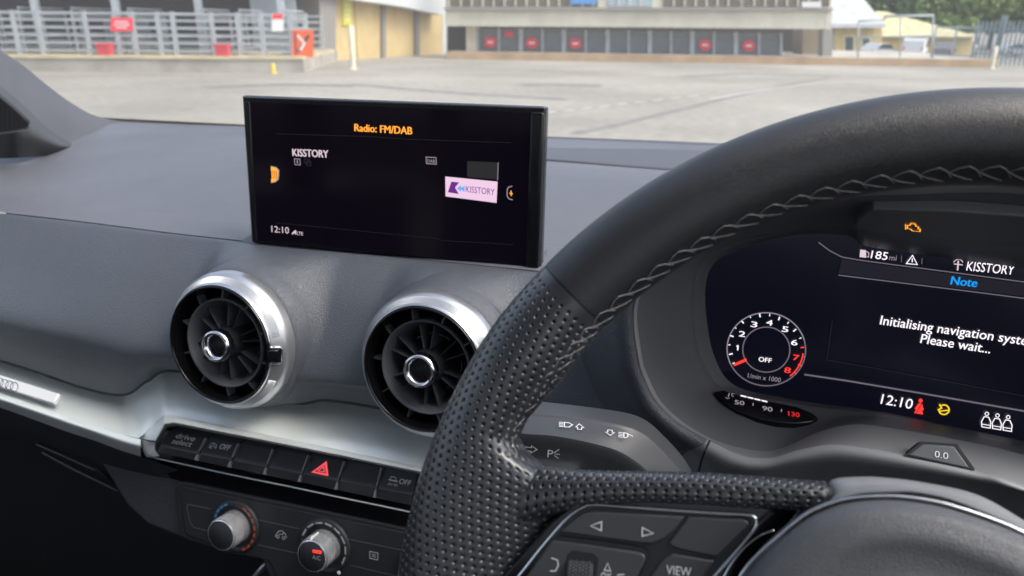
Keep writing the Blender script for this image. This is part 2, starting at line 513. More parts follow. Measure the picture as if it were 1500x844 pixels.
R3 = row([265, 294, 311, 324.5, 341, 352, 366, 378, 390, 398, 414, 438, 465, 495], [.55, .55, .546, .542, .536, .53, .525, .52, .515, .514, .512, .505, .5, .5])
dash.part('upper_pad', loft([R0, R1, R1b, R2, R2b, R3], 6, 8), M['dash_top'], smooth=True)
di = slice(7, 14)
def up4(r, k): return [p + A([0, 0, k]) for p in r[di]]
dash.part('defroster_strip', loft([up4(R0, .0015), up4(R0b, .002), up4(R1, .0014), up4(R1a, .0004)], 5, 4), M['pad_band'], smooth=True)  # slightly darker band laid over the right-hand part of the pad
R3a = row([266, 295, 312.3, 326, 342.5, 353.5, 367, 379, 391, 399, 415, 439, 466, 496], [.548, .548, .544, .54, .534, .528, .523, .518, .513, .512, .510, .503, .498, .498])
SF = [-400, -150, 0, 120, 180, 215, 250, 350, 430, 480, 560, 640, 740, 850, 960, 1060]
VENTS = []
def vent_frame(c_px, Yf, Rpx):
    c = P(*c_px, Yf); ax = unit([-.08, -.985, .15]); return c, ax, Rpx * (ROT.T @ (c - EYE))[2] / FOC
VENTS = [vent_frame((323, 505), .440, 105.5), vent_frame((619, 541), .440, 113)]
def rowx(pts): return [P(*q) for q in pts]
R3s = row([266, 295, 312.3, 326, 333.5, 338, 342.5, 353.5, 362, 367, 375, 383, 393, 405], [.548, .548, .544, .54, .537, .535, .533, .528, .525, .523, .520, .518, .514, .512], SF[:14]) + rowx([(930, 412, .505), (975, 417, .50)])
F1 = row([272, 301, 319, 333, 341, 345.5, 350.5, 362, 371, 376, 385, 393, 403, 416], [.539, .538, .534, .530, .527, .525, .523, .518, .515, .513, .510, .508, .504, .502], SF[:14]) + rowx([(925, 424, .498), (968, 428, .492)])
F2 = row([330, 365, 384, 397, 406, 412, 417, 428, 436, 441, 449, 457, 470, 488], [.505, .50, .495, .492, .490, .489, .488, .486, .485, .485, .482, .480, .476, .468], SF[:14]) + rowx([(905, 495, .458), (955, 505, .450)])
F3 = row([382, 428, 455, 478, 492, 500, 508, 526, 540, 545, 553, 560, 566, 578], [.465, .462, .458, .457, .456, .456, .456, .457, .458, .458, .458, .457, .455, .451], SF[:14]) + rowx([(910, 585, .446), (968, 592, .44)])
F4 = row([415, 462, 490, 517, 533, 533, 530, 545, 566, 566, 575, 585, 600, 635], [.462, .459, .455, .454, .453, .455, .457, .460, .460, .460, .460, .459, .456, .447], SF[:14]) + rowx([(940, 645, .438), (1005, 640, .428)])
F5 = row([445, 494, 527, 566, 577, 557, 542, 560, 588, 585, 597, 616, 650, 720], [.473, .470, .468, .466, .466, .468, .470, .470, .470, .470, .470, .468, .462, .448], SF[:14]) + rowx([(960, 728, .436), (1030, 700, .425)])
fv, ff = loft([R3s, F1, F2, F3, F4, F5], 14, 16)
fv = np.array(fv)
t_row = np.repeat(np.arange(5 * 16 + 1), 15 * 14 + 1)
fade = np.clip((t_row - 8) / 14, 0, 1); fade = fade * fade * (3 - 2 * fade)
for c_, ax_, R_ in VENTS:               # the padding swells into a collar round each vent
    d_ = fv - c_; s_ = d_ @ ax_; rd = np.linalg.norm(d_ - s_[:, None] * ax_, axis=1) / R_
    tgt = np.interp(rd, [0, .985, 1.0, 1.03, 1.08, 1.16, 1.28, 1.45, 1.7, 2.2, 4], [-.055, -.050, -.032, -.029, -.030, -.036, -.047, -.062, -.085, -.13, -.4])
    k_s = .012
    h_ = np.clip(.5 + .5 * (tgt - s_) / k_s, 0, 1)
    new = s_ * (1 - h_) + tgt * h_ + k_s * h_ * (1 - h_)
    new = np.where(rd < 1.0, np.minimum(new, -.019 - (1.0 - np.clip(rd, .9, 1)) * .3), new)
    fv = fv + ax_ * ((new - s_) * fade)[:, None]
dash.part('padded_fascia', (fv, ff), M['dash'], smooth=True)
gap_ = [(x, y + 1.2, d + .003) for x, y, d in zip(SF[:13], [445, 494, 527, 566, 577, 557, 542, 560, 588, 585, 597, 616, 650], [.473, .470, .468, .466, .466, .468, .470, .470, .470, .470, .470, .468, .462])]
dash.part('panel_gap', tube(cr([P(*q) for q in gap_], 14), .0016, 8), M['black'], smooth=True)  # black tube draws the gap and the shadow line under the fascia's overhang

# brushed inlay strip
SI = [-400, -150, 0, 50, 100, 140, 180, 203, 222, 240, 264, 350, 430, 500, 560, 640, 760]
def f5y(x): return float(np.interp(x, SF, [445, 494, 527, 566, 577, 557, 542, 560, 588, 585, 597, 616, 650, 720, 745, 760]))
s0 = [(x, f5y(x) - 7, .492) for x in SI]
s1y = [472, 528, 577, 594, 611, 624, 637, 642, 627, 608.5, 611.5, 629, 646, 660.5, 673, 690, 715]
s1 = [(x, y, .432 if x < 210 else .441) for x, y in zip(SI, s1y)]
mid = [(x, (a * .55 + b * .45), .4675) for (x, a, _), (_, b, _) in zip(s0, s1)]
mid2 = [(x, (a * .22 + b * .78), .4500 if x > 206 else .4440) for (x, a, _), (_, b, _) in zip(s0, s1)]
inlay = dash.part('inlay_strip', loft([[P(*q) for q in r] for r in (s0, mid, mid2, s1)], 4, 5, lin_u=True), M['alu'], smooth=True)
S2 = [-400, -150, 0, 50, 100, 140, 180, 206]
l1 = [(x, y, .432) for x, y in zip(S2, [472, 528, 577, 594, 611, 624, 637, 643.5])]
l2 = [(x, y, .4275) for x, y in zip(S2, [479, 536, 586, 603, 620.5, 634, 648, 655])]
l3 = [(x, y, .436) for x, y in zip(S2, [487, 546, 597, 615, 633, 646, 661, 669])]
dash.part('strip_edge', loft([[P(*q) for q in r] for r in (l1, l2, l3)], 4, 5), M['alu_edge'], parent=inlay, smooth=True)
# badge plate on the inlay
bpl = Plane(P(40, 571, .4375), unit(np.cross(P(88, 577, .4375) - P(2, 549, .4375), P(30, 560, .446) - P(25, 590, .433))))
if bpl.n.dot(EYE - bpl.o) < 0: bpl = Plane(bpl.o, -bpl.n)
badge = dash.part('badge_plate', slab(bpl, [(-20, 545), (2, 550), (87, 577), (79, 591), (-5, 565), (-26, 559)], -.002, .0022), M['badge'], parent=inlay, bevel=(.0006, 2))
rings = [ribbon(bpl, arc_px(2 + i * 7.2, 562 + i * 2.1, 5.6, 6.6, 0, 360, 20, .25), 1.0, .0026) for i in range(4)]
dash.part('ring_emblem', merge(*rings), M['chrome'], parent=inlay)

# lower dashboard, dark
lo0 = [(x, y, d) for x, y, d in zip(S2 + [300, 420], [487, 546, 597, 615, 633, 646, 661, 669, 700, 730], [.436] * 8 + [.45, .45])]
lo1 = [(x, y + 32, .452) for x, y, d in lo0]
lo2 = [(x, y + 90, .50) for x, y, d in lo0]
lo3 = [(x, y + 290, .60) for x, y, d in lo0]
lo4 = [(x, y + 420, .80) for x, y, d in lo0]
lower = dash.part('lower_panel', loft([[P(*q) for q in r] for r in (lo0, lo1, lo2, lo3, lo4)], 4, 4), M['black_soft'], smooth=True)
gvp = Plane(P(110, 690, .462), (0, -.9, -.3))
dash.part('glovebox_slot', slab(gvp, [(52, 651), (140, 688), (172, 716), (64, 664)], -.004, .004), M['black'], parent=lower, bevel=(.001, 2))
dash.part('slot_edge', tube([gvp.hit(x, y, .005) for x, y in [(53, 651), (95, 669), (139, 689)]], .0006, 6), M['hood'], parent=lower)
dash.part('slot_edge', tube([gvp.hit(x, y, .005) for x, y in [(62, 663), (110, 689), (172, 719)]], .0008, 6), M['hood'], parent=lower)

# ------------------------------------------------------------------ centre console plane
CP = Plane(P(430, 740, .435), (-.06, -.955, .22), (1, -.06, 0))
cons = [(206, 650), (222, 668), (420, 712), (640, 760), (700, 900), (420, 900), (384, 822), (330, 812), (262, 789), (215, 770), (184, 741), (160, 701), (142, 672), (166, 655)]
dash.part('console_surround', slab(CP, cons, -.05, -.004), M['dash_low'], bevel=(.004, 3))
dash.part('gloss_band', slab(CP, [(231, 673.5), (430, 715), (640, 758), (640, 800), (598, 775), (267, 705.5), (250, 702)], -.004, -.0015), M['piano'], bevel=(.0006, 2))

# ------------------------------------------------------------------ switch bank
sw = Thing('switch_bank', P(430, 740, .445), 'row of seven black push buttons in a silver frame above the climate panel', 'switches')
BZ = Plane(P(430, 650, .437), (-.06, -.93, .36), (1, -.06, 0))
outer = [(203, 643.5), (240, 608.5), (264, 611.5), (500, 660), (640, 690), (760, 715)]
inner = [(228, 648), (242, 623), (256, 621), (500, 669), (640, 698), (760, 723)]
rb = []
def Q(pl, pt, h): return pl.hit(pt[0], pt[1], h)
rows_ = [[P(x, y + .5, .4420) for x, y in outer], [P(x, y - .8, .4370) for x, y in outer], [P(x - 1.0, y - 2.5, .4265) for x, y in inner], [P(x - .3, y - .8, .4268) for x, y in inner], [P(x, y, .437) for x, y in inner], [P(x + 4, y + 3, .46) for x, y in inner]]
frm = sw.part('silver_frame', loft(rows_, 5, 3, lin_u=True, lin_v=True), M['alu_edge'], auto=35)
rows_ = [[P(203, 643.5, .4362), P(208, 655, .4355), P(214, 669, .434), P(224, 670, .433)], [P(206, 644, .4315), P(211, 655, .4310), P(217, 667, .430), P(228, 669, .430)],
         [P(227, 648, .4315), P(226, 653, .4315), P(227, 661, .430), P(233, 668, .430)], [P(229, 649, .437), P(228, 653, .437), P(229, 661, .437), P(234, 667, .437)]]
sw.part('frame_end', loft(rows_, 4, 3, lin_v=True), M['alu_edge'], parent=frm, auto=35)
sw.part('lower_rail', tube([CP.hit(x, y, .003) for x, y in [(216, 669), (232, 672), (330, 693.5), (430, 714), (500, 729), (610, 752), (700, 770)]], .0006, 8), M['alu_edge'], smooth=True)
sw.part('recess', slab(CP, [(226, 650), (242, 618), (260, 615), (640, 690), (760, 715), (760, 790), (640, 758), (232, 671)], -.03, -.016, 0), M['black'])
tx = [245.5, 303, 351, 401, 453, 505.5, 560, 613, 668]
bx_ = [227.5, 288, 336, 388, 439, 492.5, 549, 602, 657]
def ty(x): return 632 + (x - 247) * .1665
def by(x): return 660 + (x - 228) * .2085
lab7 = ['drive select button', 'stop start button', None, None, 'red triangle hazard button', None, 'traction control button', None]
swp = []
for i in range(7):
    g = 1.3
    tl, tr = (tx[i] + g, ty(tx[i])), (tx[i + 1] - g, ty(tx[i + 1]))
    bl, br = (bx_[i] + g, by(bx_[i]) + 3), (bx_[i + 1] - g, by(bx_[i + 1]) + 3)
    def lerp(p, q, t): return (p[0] + (q[0] - p[0]) * t, p[1] + (q[1] - p[1]) * t)
    ml, mr = lerp(tl, bl, .68), lerp(tr, br, .68)
    t0, t1 = P(*tl, .4475), P(*tr, .4475)
    m0, m1 = P(*ml, .434), P(*mr, .434)
    b0, b1 = P(*bl, .4345), P(*br, .4345)
    bk = A([0, .02, -.004])
    v = [t0, t1, m1, m0, b0, b1, t0 + bk, t1 + bk, b0 + bk, b1 + bk]
    f = [(0, 3, 2, 1), (3, 4, 5, 2), (0, 1, 7, 6), (4, 8, 9, 5), (6, 7, 9, 8), (0, 6, 8, 4, 3), (1, 2, 5, 9, 7)]
    b = sw.part('button', (v, f), M['button'], bevel=(.0009, 3), label=lab7[i])
    pl = Plane(t0, np.cross(t1 - t0, t0 - m0) * (1 if np.cross(t1 - t0, t0 - m0).dot(EYE - t0) > 0 else -1), t1 - t0)
    swp.append((pl, b))
    if i < 6:
        d0, d1 = (tx[i + 1], ty(tx[i + 1]) + 1), (bx_[i + 1], by(bx_[i + 1]) + 2)
        a_, b_ = P(*d0, .4455), P(*d1, .4330)
        sw.part('divider', bar(a_, b_, .005, .0010, unit(np.cross(b_ - a_, [1, 0, 0]))), M['divider'])
def on(i, name, vf, m): sw.part(name, vf, m, parent=swp[i][1])
p0 = swp[0][0]
on(0, 'lettering', text(p0, 'drive', (256.5, 641.5), (284, 647), 6.4, .0003, .02), M['white_paint'])
on(0, 'lettering', text(p0, 'select', (251, 649.5), (279, 655), 6.4, .0003, .02), M['white_paint'])
p1 = swp[1][0]
on(1, 'lettering', text(p1, 'OFF', (320.5, 657.5), (335, 660.5), 7, .0003, .02), M['white_paint'])
on(1, 'symbol', merge(ribbon(p1, arc_px(312.5, 654, 4.6, 4.6, -60, 240, 20), .9, .0003), ribbon(p1, [(310, 656), (312.5, 651), (315, 656.5)], .9, .0003), ribbon(p1, [(306, 657), (308, 653), (310, 656)], .8, .0003)), M['white_paint'])
p4 = swp[4][0]
tri = [(478, 677), (457, 692), (480.5, 697)]
def shrink(t, k):
    c = np.mean(np.array(t), 0); return [tuple(c + (np.array(q) - c) * k) for q in t]
on(4, 'symbol', merge(ribbon(p4, shrink(tri, .88), 3.4, .0003, True), ribbon(p4, shrink(tri, .38), 2.0, .0003, True)), M['lit_hazard'])
p6 = swp[6][0]
on(6, 'lettering', text(p6, 'OFF', (584, 708.5), (600.5, 712), 7.5, .0003, .02), M['white_paint'])
on(6, 'symbol', merge(ribbon(p6, [(571.5, 703), (573, 698.5), (579, 699.5), (581, 704.5), (571.5, 703)], 1.0, .0003), ribbon(p6, [(569.5, 703), (583, 706)], 1.6, .0003),
                      ribbon(p6, [(568, 711), (570.5, 708), (572.5, 711), (575, 708.5)], .9, .0003), ribbon(p6, [(576.5, 712), (578.5, 709.5), (580.5, 712.5), (582.5, 710)], .9, .0003)), M['white_paint'])

# ------------------------------------------------------------------ climate panel
cl = Thing('climate_panel', CP.hit(430, 780, 0), 'black heating control panel with round silver knobs under the switch row', 'climate controls')
cpo = [(257, 712), (261, 707.5), (268, 706.5), (430, 740), (640, 784), (690, 900), (420, 900), (384, 820), (330, 809), (272, 790), (264, 782)]
body = cl.part('panel_frame', slab(CP, cpo, -.004, .001), M['black_soft'], bevel=(.0008, 2))
cpi = [(265, 716), (268, 713), (430, 747), (640, 790), (690, 900), (430, 900), (396, 822), (330, 803), (277, 785), (271, 779)]
face = cl.part('face_plate', slab(CP, cpi, .001, .0022), M['black_soft'], bevel=(.0005, 2))
for pts in ([(279, 737), (312, 744)], [(279, 737), (277, 742), (282, 764), (287, 771)], [(287, 771), (313, 777)], [(378, 759), (442, 773)], [(380, 796), (440, 809)], [(514, 788), (592, 804)], [(516, 826), (585, 842)]):
    cl.part('key_groove', ribbon(CP, pts, 1.1, .0026), M['hood'], parent=face)
def knob(bc, cap_c, ringpx, rpx, label, lit):
    base = CP.hit(*bc, .0022)
    rr = ringpx * np.mean(CP.ppx(*bc))
    r = rpx * np.mean(CP.ppx(*bc))
    ax = CP.n
    dial = cl.part('dial_ring', lathe(base, ax, [(rr, 0), (rr * .985, .0022), (rr * .93, .003), (rr * .80, .0026), (rr * .77, .0012), (rr * .76, -.001)], 64), M['black_soft'], smooth=True)
    kp = Plane(base, ax, CP.ux)
    def at(ang, rad, h): t = math.radians(ang); return kp.w(rad * math.cos(t), rad * math.sin(t), h)
    kb = cl.part('knob', lathe(base, ax, [(r * 1.05, .0), (r * 1.05, .004), (r * 1.0, .006), (r * 1.0, .0175), (r * .96, .0192), (r * .90, .0195)], 72), M['knob_silver'], auto=40, label=label)
    kn = []
    for k in range(72):
        kn.append(bar(at(k * 5, r * 1.002, .007), at(k * 5, r * 1.002, .017), .0005, .0005))
    cl.part('knurling', merge(*kn), M['knob_silver'], parent=kb, kind='stuff')
    cl.part('cap', lathe(base, ax, [(r * .90, .0192), (r * .86, .0192), (r * .80, .0198), (.00001, .0200)], 64), M['black_soft'], parent=kb, smooth=True)
    return kp, at, r, rr, kb, dial
kp, at, r, rr, kb, dial = knob((347, 770), None, 35, 20.5, 'plain silver temperature knob', False)
for k, a in enumerate((118, 133, 148, 163)):
    cl.part('scale_mark', prism([at(a - 5, rr * .83, .003), at(a - 5, rr * .92, .0032), at(a + 5, rr * .92, .0032), at(a + 5, rr * .83, .003)], [at(a - 5, rr * .83, .0034), at(a - 5, rr * .92, .0036), at(a + 5, rr * .92, .0036), at(a + 5, rr * .83, .0034)]), M['blue_dot'], parent=dial)
for k, a in enumerate((62, 45, 28, 10, -8, -26, -44, -60)):
    cl.part('scale_mark', prism([at(a - 5, rr * .83, .003), at(a - 5, rr * .92, .0032), at(a + 5, rr * .92, .0032), at(a + 5, rr * .83, .003)], [at(a - 5, rr * .83, .0034), at(a - 5, rr * .92, .0036), at(a + 5, rr * .92, .0036), at(a + 5, rr * .83, .0034)]), M['orange_dot'], parent=dial)
kp2, at, r, rr, kb, dial = knob((477, 799), None, 38, 22, 'silver fan knob with a lit red bar on its cap', True)
for a in (155, 130, 105, 80, 55, 30, 5, -20):
    cl.part('scale_mark', prism([at(a - 9, rr * .84, .003), at(a - 9, rr * .90, .0032), at(a + 9, rr * .90, .0032), at(a + 9, rr * .84, .003)], [at(a - 9, rr * .84, .0033), at(a - 9, rr * .90, .0035), at(a + 9, rr * .90, .0035), at(a + 9, rr * .84, .0033)]), M['grey_paint'], parent=dial)
cap2 = Plane(kp2.w(0, 0, .0202), kp2.n, kp2.ux)
cl.part('indicator_bar', slab(cap2, [(457.5, 805.5), (470.5, 807.5), (470.5, 812), (457.5, 810)], -.0005, .0004), M['lit_red'], parent=kb, bevel=(.0004, 2))
cl.part('lettering', text(cap2, 'A/C', (458, 818.5), (470, 821), 6, .0003, .0), M['grey_paint'], parent=kb)
cl.part('pointer', bar(at(100, r * 1.01, .008), at(100, r * 1.01, .0185), .0018, .0012), M['white_paint'], parent=kb)
cl.part('dot', lathe(at(-52, rr * 1.02, .0022), CP.n, [(.0016, 0), (.0014, .0004), (.00001, .0005)], 20), M['white_paint'], parent=dial)
knob((620, 832), None, 38, 22, 'silver knob half hidden by the steering wheel', False)
FP = Plane(CP.w(0, 0, .0022), CP.n, CP.ux)
cl.part('symbol', merge(ribbon(FP, [(403.5, 786), (406, 781.5), (409, 777.5), (414, 777.5), (418.5, 782), (420, 787.5)], 1.1, .0004), ribbon(FP, arc_px(407.5, 786, 2, 2, 0, 360, 10), 1.0, .0004, True), ribbon(FP, arc_px(416, 788, 2, 2, 0, 360, 10), 1.0, .0004, True), ribbon(FP, [(409, 782), (414, 783), (416, 780)], 1.0, .0004)), M['grey_paint'], parent=face)
cl.part('symbol', merge(ribbon(FP, [(542, 807.5), (554, 810), (553.5, 820), (542, 817.5)], 1.2, .0004, True), ribbon(FP, [(545, 811.5), (551, 813)], 1.2, .0004), ribbon(FP, [(545, 814.5), (551, 816)], 1.2, .0004)), M['grey_paint'], parent=face)
cn = Thing('centre_console', P(375, 840, .40), 'dark centre console with a thin silver edge below the climate panel', 'console')
cn.part('storage_tray', slab(CP, [(392, 824), (640, 880), (640, 1000), (330, 1000), (360, 860)], -.06, -.012), M['black'], bevel=(.003, 2))
cn.part('silver_edge', tube([CP.hit(x, y, -.008) for x, y in [(391, 822), (378, 838), (364, 858), (340, 900)]], [.0012, .0019, .0024, .003], 10), M['satin'], smooth=True)

# ------------------------------------------------------------------ air vents
def vent(c_px, Yf, Rpx, label, tab, spin):
    axis = unit([-.08, -.985, .15])
    c = P(*c_px, Yf)
    dep = ROT.T @ (c - EYE)
    R = Rpx * dep[2] / FOC
    t = Thing('air_vent', c, label, 'air vent', 'round air vents')
    # chrome ring: a cone flaring back from the front lip
    ring = t.part('ring', lathe(c, axis, [(R * .80, .0), (R * .825, .0012), (R * .845, .0008), (R * .858, .0), (R * .960, -.0062), (R * .985, -.0082), (R * 1.0, -.0115), (R * 1.0, -.017), (R * .97, -.020)], 128), M['satin'], auto=25)
    kn = []
    e = unit(np.cross([0, 0, 1], axis)); g = np.cross(axis, e)
    def q(a, rad, h): return c + axis * h + (e * math.cos(a) + g * math.sin(a)) * rad
    # fine knurling: two bands of tiny studs, leaving the plain field beside the slider
    for k in range(240):
        a = 2 * math.pi * k / 240
        d = math.degrees(a) % 360
        d = (d + 180) % 360 - 180
        if -26 < d < 14: continue
        for j in range(6):
            u = .18 + .12 * j
            rad = R * (.858 + .102 * u); h = -.0062 * u
            nrm = unit(axis * .102 * R + (e * math.cos(a) + g * math.sin(a)) * .0062)
            m_ = q(a, rad, h)
            tg = -e * math.sin(a) + g * math.cos(a); sl = unit(np.cross(nrm, tg))
            w = R * .0085
            b4 = [m_ - tg * w - sl * w * .9, m_ + tg * w - sl * w * .9, m_ + tg * w + sl * w * .9, m_ - tg * w + sl * w * .9]
            top = m_ + nrm * .0007
            kn.append((np.array(b4 + [top]), [(0, 1, 4), (1, 2, 4), (2, 3, 4), (3, 0, 4)]))
    t.part('knurling', merge(*kn), M['satin'], parent=ring, kind='stuff')
    t.part('collar', lathe(c, axis, [(R * .96, -.018), (R * .985, -.0185), (R * 1.01, -.0195), (R * 1.04, -.0225), (R * 1.08, -.0285), (R * 1.13, -.038), (R * 1.17, -.050)], 96), M['dash'], smooth=True)
    bz = t.part('gloss_bezel', lathe(c, axis, [(R * .842, .0005), (R * .832, .003), (R * .815, .0038), (R * .80, .0020), (R * .775, -.004), (R * .77, -.03)], 128), M['piano'], smooth=True)
    t.part('lip_line', lathe(c, axis, [(R * .856, .0004), (R * .852, .0018), (R * .845, .0020), (R * .840, .0010)], 128), M['chrome'], parent=bz, smooth=True)
    t.part('throat', lathe(c, axis, [(R * .79, -.028), (R * .5, -.045), (.00001, -.046)], 64), M['black'], smooth=True)
    # inner barrel
    br = t.part('barrel', lathe(c, axis, [(R * .62, -.030), (R * .645, -.006), (R * .635, -.0035), (R * .615, -.004), (R * .59, -.008), (R * .50, -.026), (R * .485, -.034)], 96), M['vane'], smooth=True)
    for k in range(10):
        a = spin + 2 * math.pi * k / 10
        t.part('outer_rib', bar(q(a, R * .63, -.008), q(a, R * .79, -.010), .008, .0012, axis), M['vane'], parent=br)
    for k in range(12):
        a = spin + 2 * math.pi * (k // 2) / 6 + (.19 if k % 2 else -.19)
        v = prism([q(a - .022, R * .20, -.009), q(a - .009, R * .57, -.011), q(a - .012, R * .52, -.040), q(a - .025, R * .20, -.040)],
                  [q(a + .022, R * .20, -.008), q(a + .009, R * .57, -.010), q(a + .012, R * .52, -.040), q(a + .025, R * .20, -.040)])
        t.part('vane', v, M['vane'], bevel=(.0004, 2))
    for k in range(3):
        a0 = spin + 2 * math.pi * k / 3 + .4
        t.part('inner_arc', lathe(c, axis, [(R * .40, -.020), (R * .385, -.020), (R * .385, -.034), (R * .40, -.034)], 20, a0=a0, a1=a0 + 1.3), M['vane'], smooth=False)
    hb = t.part('hub', lathe(c, axis, [(R * .245, -.034), (R * .232, -.008), (R * .222, .001)], 64), M['black_soft'], smooth=True)
    t.part('hub_ring', lathe(c, axis, [(R * .222, -.004), (R * .228, .0032), (R * .212, .0066), (R * .174, .0068), (R * .150, .003), (R * .142, -.008)], 64), M['chrome'], parent=hb, smooth=True)
    t.part('hub_cap', lathe(c, axis, [(R * .147, -.006), (R * .10, -.0085), (.00001, -.009)], 48), M['black'], parent=hb, smooth=True)
    if tab:
        a = -.03
        v = prism([q(a - .12, R * .835, -.004), q(a - .11, R * .955, -.008), q(a + .11, R * .955, -.008), q(a + .12, R * .835, -.004)],
                  [q(a - .10, R * .835, .004), q(a - .09, R * .935, -.0012), q(a + .09, R * .935, -.0012), q(a + .10, R * .835, .004)])
        sl = t.part('slider', v, M['piano'], bevel=(.0006, 2))
        t.part('slider_edge', tube([q(a - .135, R * .855, .002), q(a - .125, R * .935, -.0035), q(a - .09, R * .952, -.0048), q(a + .09, R * .952, -.0048), q(a + .125, R * .935, -.0035), q(a + .135, R * .855, .002)], .0007, 8), M['chrome'], parent=sl, smooth=True)
    return t
vent((323, 505), .440, 105.5, 'round air vent in silver ring with a black slider, left of the other vent', True, .35)
vent((619, 541), .440, 113, 'round air vent in silver ring partly hidden behind the steering wheel', False, .62)

# ------------------------------------------------------------------ centre display
SP = Plane(P(368, 355, .52), np.cross(unit([1, 0, 0]), unit([-.0146, .0922, .9956])))
ds = Thing('display_screen', P(580, 376, .52), 'black upright radio display standing on the dashboard top', 'display')
oc = [(353.5, 139.5), (799.5, 156), (791.5, 397), (367.5, 356)]
shell = ds.part('housing', slab(SP, oc, -.012, -.0005), M['screen_frame'], bevel=(.0025, 4))
ds.part('front_glass', slab(SP, [(362, 149), (790, 165), (783, 393), (374, 352)], -.001, .0006), M['glass_black'], bevel=(.0004, 2))
ds.part('top_edge', slab(SP, [(354.5, 140.5), (798.5, 156.5), (798, 161), (355, 145)], -.011, .0012), M['screen_rim'], bevel=(.0012, 3))
ds.part('side_edge', slab(SP, [(776, 163), (797, 164), (789, 394.5), (769, 392.5)], -.006, .0030), M['screen_frame'], bevel=(.0025, 4))
ds.part('side_edge', slab(SP, [(355, 148), (365, 148.5), (376, 353), (369, 354)], -.006, .0022), M['screen_frame'], bevel=(.0015, 3))
ds.part('recess_surround', slab(Plane(P(580, 380, .522), (0, -.35, .93)), [(352, 353), (366, 343), (790, 380), (803, 362), (806, 385), (798, 402), (600, 380), (366, 358)], -.004, .0006), M['dash_top'], bevel=(.001, 2))
h = .0012
def dtext(s, a, b, hp, m, bold=.035): ds.part('lettering', text(SP, s, a, b, hp, h, bold), M[m])
dtext('Radio: FM/DAB', (520.5, 192), (604.5, 197), 10.5, 'lit_orange')
dtext('KISSTORY', (430, 228.5), (482, 231), 10.5, 'lit_pink', .035)
dtext('12:10', (399, 339.5), (424.5, 342), 9, 'lit_pink', .0)
ds.part('status_bars', merge(ribbon(SP, [(429, 342.5), (434, 338)], 2.0, h), ribbon(SP, [(434, 343), (434, 337)], 1.6, h)), M['lit_pink'])
ds.part('lettering', text(SP, 'LTE', (436, 343.5), (445, 344.5), 4.5, h, .02), M['lit_pink'])
ds.part('divider_line', ribbon(SP, [(405, 196), (540, 200), (600, 204), (750, 209)], .45, h), M['lit_grey'])
ds.part('divider_line', ribbon(SP, [(405, 326), (640, 349), (648, 352), (752, 358)], .4, h), M['lit_grey'])
ds.part('symbol', merge(ribbon(SP, [(432.5, 232.5), (440.5, 233), (441, 241.5), (433, 241)], 1.0, h, True), ribbon(SP, [(436.5, 234.5), (437, 239.5)], 1.6, h)), M['lit_dim'])
ds.part('symbol', merge(ribbon(SP, [(447, 233), (454, 233.5), (454, 239), (447, 238.5)], .8, h, True), ribbon(SP, [(450, 236), (456.5, 236.5), (456.5, 242.5), (450, 242)], .8, h, True)), M['lit_grey'])
ds.part('symbol', merge(ribbon(SP, [(625, 230), (639.5, 231), (640, 240.5), (625.5, 239.5)], 1.1, h, True)), M['lit_dim'])
ds.part('lettering', text(SP, 'DAB', (627, 237.8), (638, 238.6), 4.6, h, .02), M['lit_dim'])
tab = ds.part('menu_tab', patch(SP, [(398, 244), (405.5, 246), (409, 250), (408, 262), (404, 265.5), (398.5, 267)], h), M['lit_orange'])
ds.part('tab_outline', ribbon(SP, [(398, 243.5), (406, 245.5), (410, 249.5), (409, 262.5), (405, 266), (398.5, 267.5)], 1.2, h + .0001), M['lit_dim'], parent=tab)
ds.part('tab_lines', merge(*[ribbon(SP, [(398.5 + j * 2.6, 250), (399 + j * 2.6, 262)], .9, h + .0002) for j in range(4)]), M['black'], parent=tab)
tab = ds.part('option_tab', ribbon(SP, [(751, 272.5), (745.5, 274), (743.5, 278), (743.5, 287), (746, 291), (751.5, 292.5)], 1.4, h), M['lit_dim'])
ds.part('tab_mark', merge(ribbon(SP, [(747, 283), (751.5, 283.5)], 1.6, h), ribbon(SP, [(749.2, 279), (749.5, 287)], 1.4, h)), M['lit_orange'], parent=tab)
art = ds.part('cover_art', patch(SP, [(653, 258.5), (729.5, 266), (728, 297), (653.5, 287.5)], h), M['lit_logo'])
ds.part('art_shade', patch(SP, [(685, 236), (731, 238), (730.5, 263), (685, 259)], h), M['lit_grey'])
ds.part('art_edge', ribbon(SP, [(730.5, 238), (729.5, 264)], 1.0, h + .0001), M['lit_dim'])
ds.part('logo_mark', patch(SP, [(662, 266), (673.5, 267), (667.5, 274.5), (673, 284), (657, 281.5)], h + .0003), M['lit_purple'], parent=art)
for dx in (0, 5.2):
    ds.part('logo_arrow', patch(SP, [(676.5 + dx, 271 + dx * .1), (670.5 + dx, 275.6 + dx * .1), (676 + dx, 280.8 + dx * .1)], h + .0003 + dx * .00001), M['lit_sky'], parent=art)
ds.part('lettering', text(SP, 'KISSTORY', (683, 281), (725, 285.8), 9.0, h + .0003, -.004), M['lit_purple'], parent=art)
